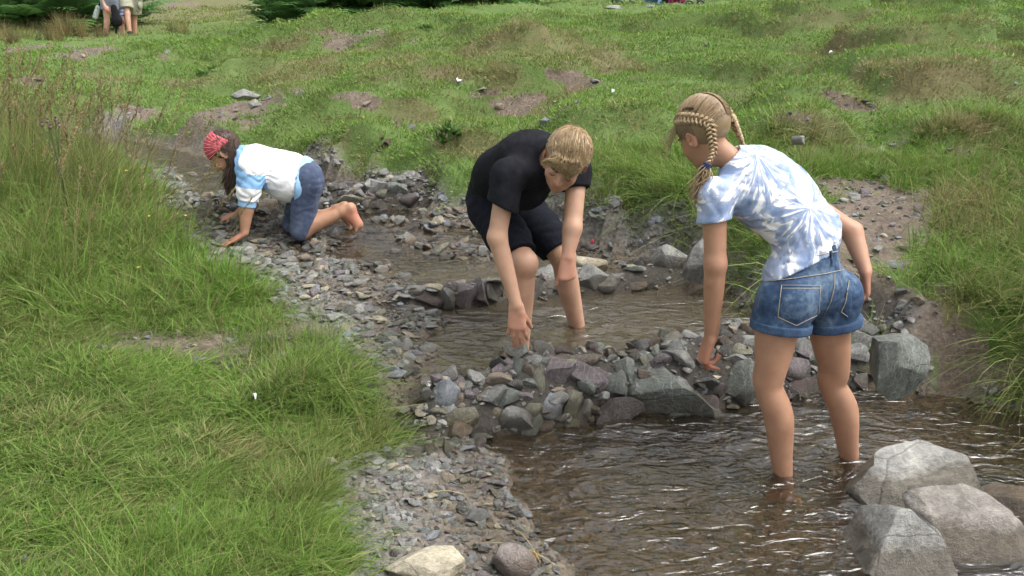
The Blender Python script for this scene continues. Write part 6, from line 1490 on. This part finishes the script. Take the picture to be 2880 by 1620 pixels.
for i in range(4): link('back_slat', boxmesh('back_slat', (bs[0] - bw, BY + .26 + .03 * i, seat_z + .10 + .11 * i), (bs[0] + bw, BY + .285 + .03 * i, seat_z + .19 + .11 * i)), M_SLAT, bench)
for sx in (-1, 1):
    X = bs[0] + sx * (bw - .03); a = np.linspace(0, 5.2 * math.pi / 2.2, 30)
    def scroll(cy, cz, r, dirn): k_ = np.linspace(1, .25, 30); return np.stack([np.full(30, X), cy + dirn * r * k_ * np.cos(a), cz + r * k_ * np.sin(a)], 1)
    def scroll_x(cx, cz, r, dirn): k_ = np.linspace(1, .25, 30); return np.stack([cx + dirn * r * k_ * np.cos(a), np.full(30, BY - .26), cz + r * k_ * np.sin(a)], 1)
    paths = [scroll(BY - .2, seat_z - .10, .085, 1), scroll(BY + .12, seat_z - .10, .085, -1), scroll(BY - .15, seat_z + .14, .10, 1), scroll_x(X - sx * .07, seat_z - .02, .085, sx), scroll_x(X - sx * .26, seat_z - .02, .08, -sx)]
    leg = np.stack([np.full(30, X), np.linspace(BY - .24, BY - .26, 30), np.linspace(seat_z + .22, gz0 - .05, 30)], 1); leg2 = np.stack([np.full(30, X), np.linspace(BY + .42, BY + .24, 30), np.linspace(seat_z + .55, gz0 - .05, 30)], 1); armr = np.stack([np.full(30, X), np.linspace(BY - .28, BY + .36, 30), np.full(30, seat_z + .24)], 1)
    link('iron_end', tubes('iron_end', paths + [leg, leg2, armr], .018, 6, M_IRON), None, bench)
def bundle(name, px0, px1, topz, mat, label, cat, dy=0.0, sag=.0, seed=0):
    a = at_y(px0, 8, BY); c = at_y(px1, 8, BY); f = Field(*bounds([a, c, a + V3(0, 0, topz)], .2), .012); w = (c[0] - a[0]) / 2
    f.ell(V3((a[0] + c[0]) / 2, BY - .05 + dy, seat_z + topz * .45 - sag), (w * 1.05, .16, topz * .55), None, .05); f.ell(V3(a[0] + w * .7, BY - .15 + dy, seat_z + topz * .25 - sag), (w * .6, .1, topz * .4), None, .05)
    f.folds(.02, [V3(.6, .2, 1)], [26], .8, seed); tag(link(name, f.mesh(name), mat), label, cat)
bundle('blue_coat', 1808, 1862, .34, cloth_mat('pale_blue_cloth', (.28, .45, .66), .1), 'pale blue coat bundled on the bench', 'coat', sag=.05, seed=3)
bundle('pink_coat', 1872, 1930, .28, cloth_mat('magenta_cloth', (.72, .03, .30), .15), 'bright magenta coat heaped on the bench beside the blue coat', 'coat', seed=8)
bundle('black_bag', 1858, 1880, .26, M_BAGB, 'black bag between the blue and magenta coats on the bench', 'bag', dy=.06, seed=5)
# dry bramble and reed stalks drooping from the right bank, and stalks on the gravel
M_STRAW = plain('straw', (.36, .29, .15), .7)
for (x0, y0, x1, y1, lab) in [(1430, 1500, 1520, 1600, 'steep dry straw stalk at the water edge near the ochre stone'), (1350, 1545, 1560, 1605, 'long dry straw stalk crossing towards the smooth pinkish stone'), (1160, 1430, 1310, 1408, 'level dry straw stalk on the gravel above the pale blue-grey stone'), (1100, 1560, 1270, 1612, 'dry straw stalk at the bottom left of the gravel by the cream stone')]:
    a, c = march(x0, y0), march(x1, y1); t = np.linspace(0, 1, 8)[:, None]; paths = [a * (1 - t) + c * t + V3(0, 0, .02) + V3(0, 0, .03) * np.sin(t * 3.1)]
    tag(link('straw_stalk', tubes('straw_stalk', paths, .0014, 4, M_STRAW)), lab, 'stalk', 'straw stalks on the gravel')
flake('red_petal', 1665, 697, 9, 6, plain('pink_plastic', (.75, .06, .12), .5), 'tiny pinkish red scrap on the shingle right of the boy', 'litter')
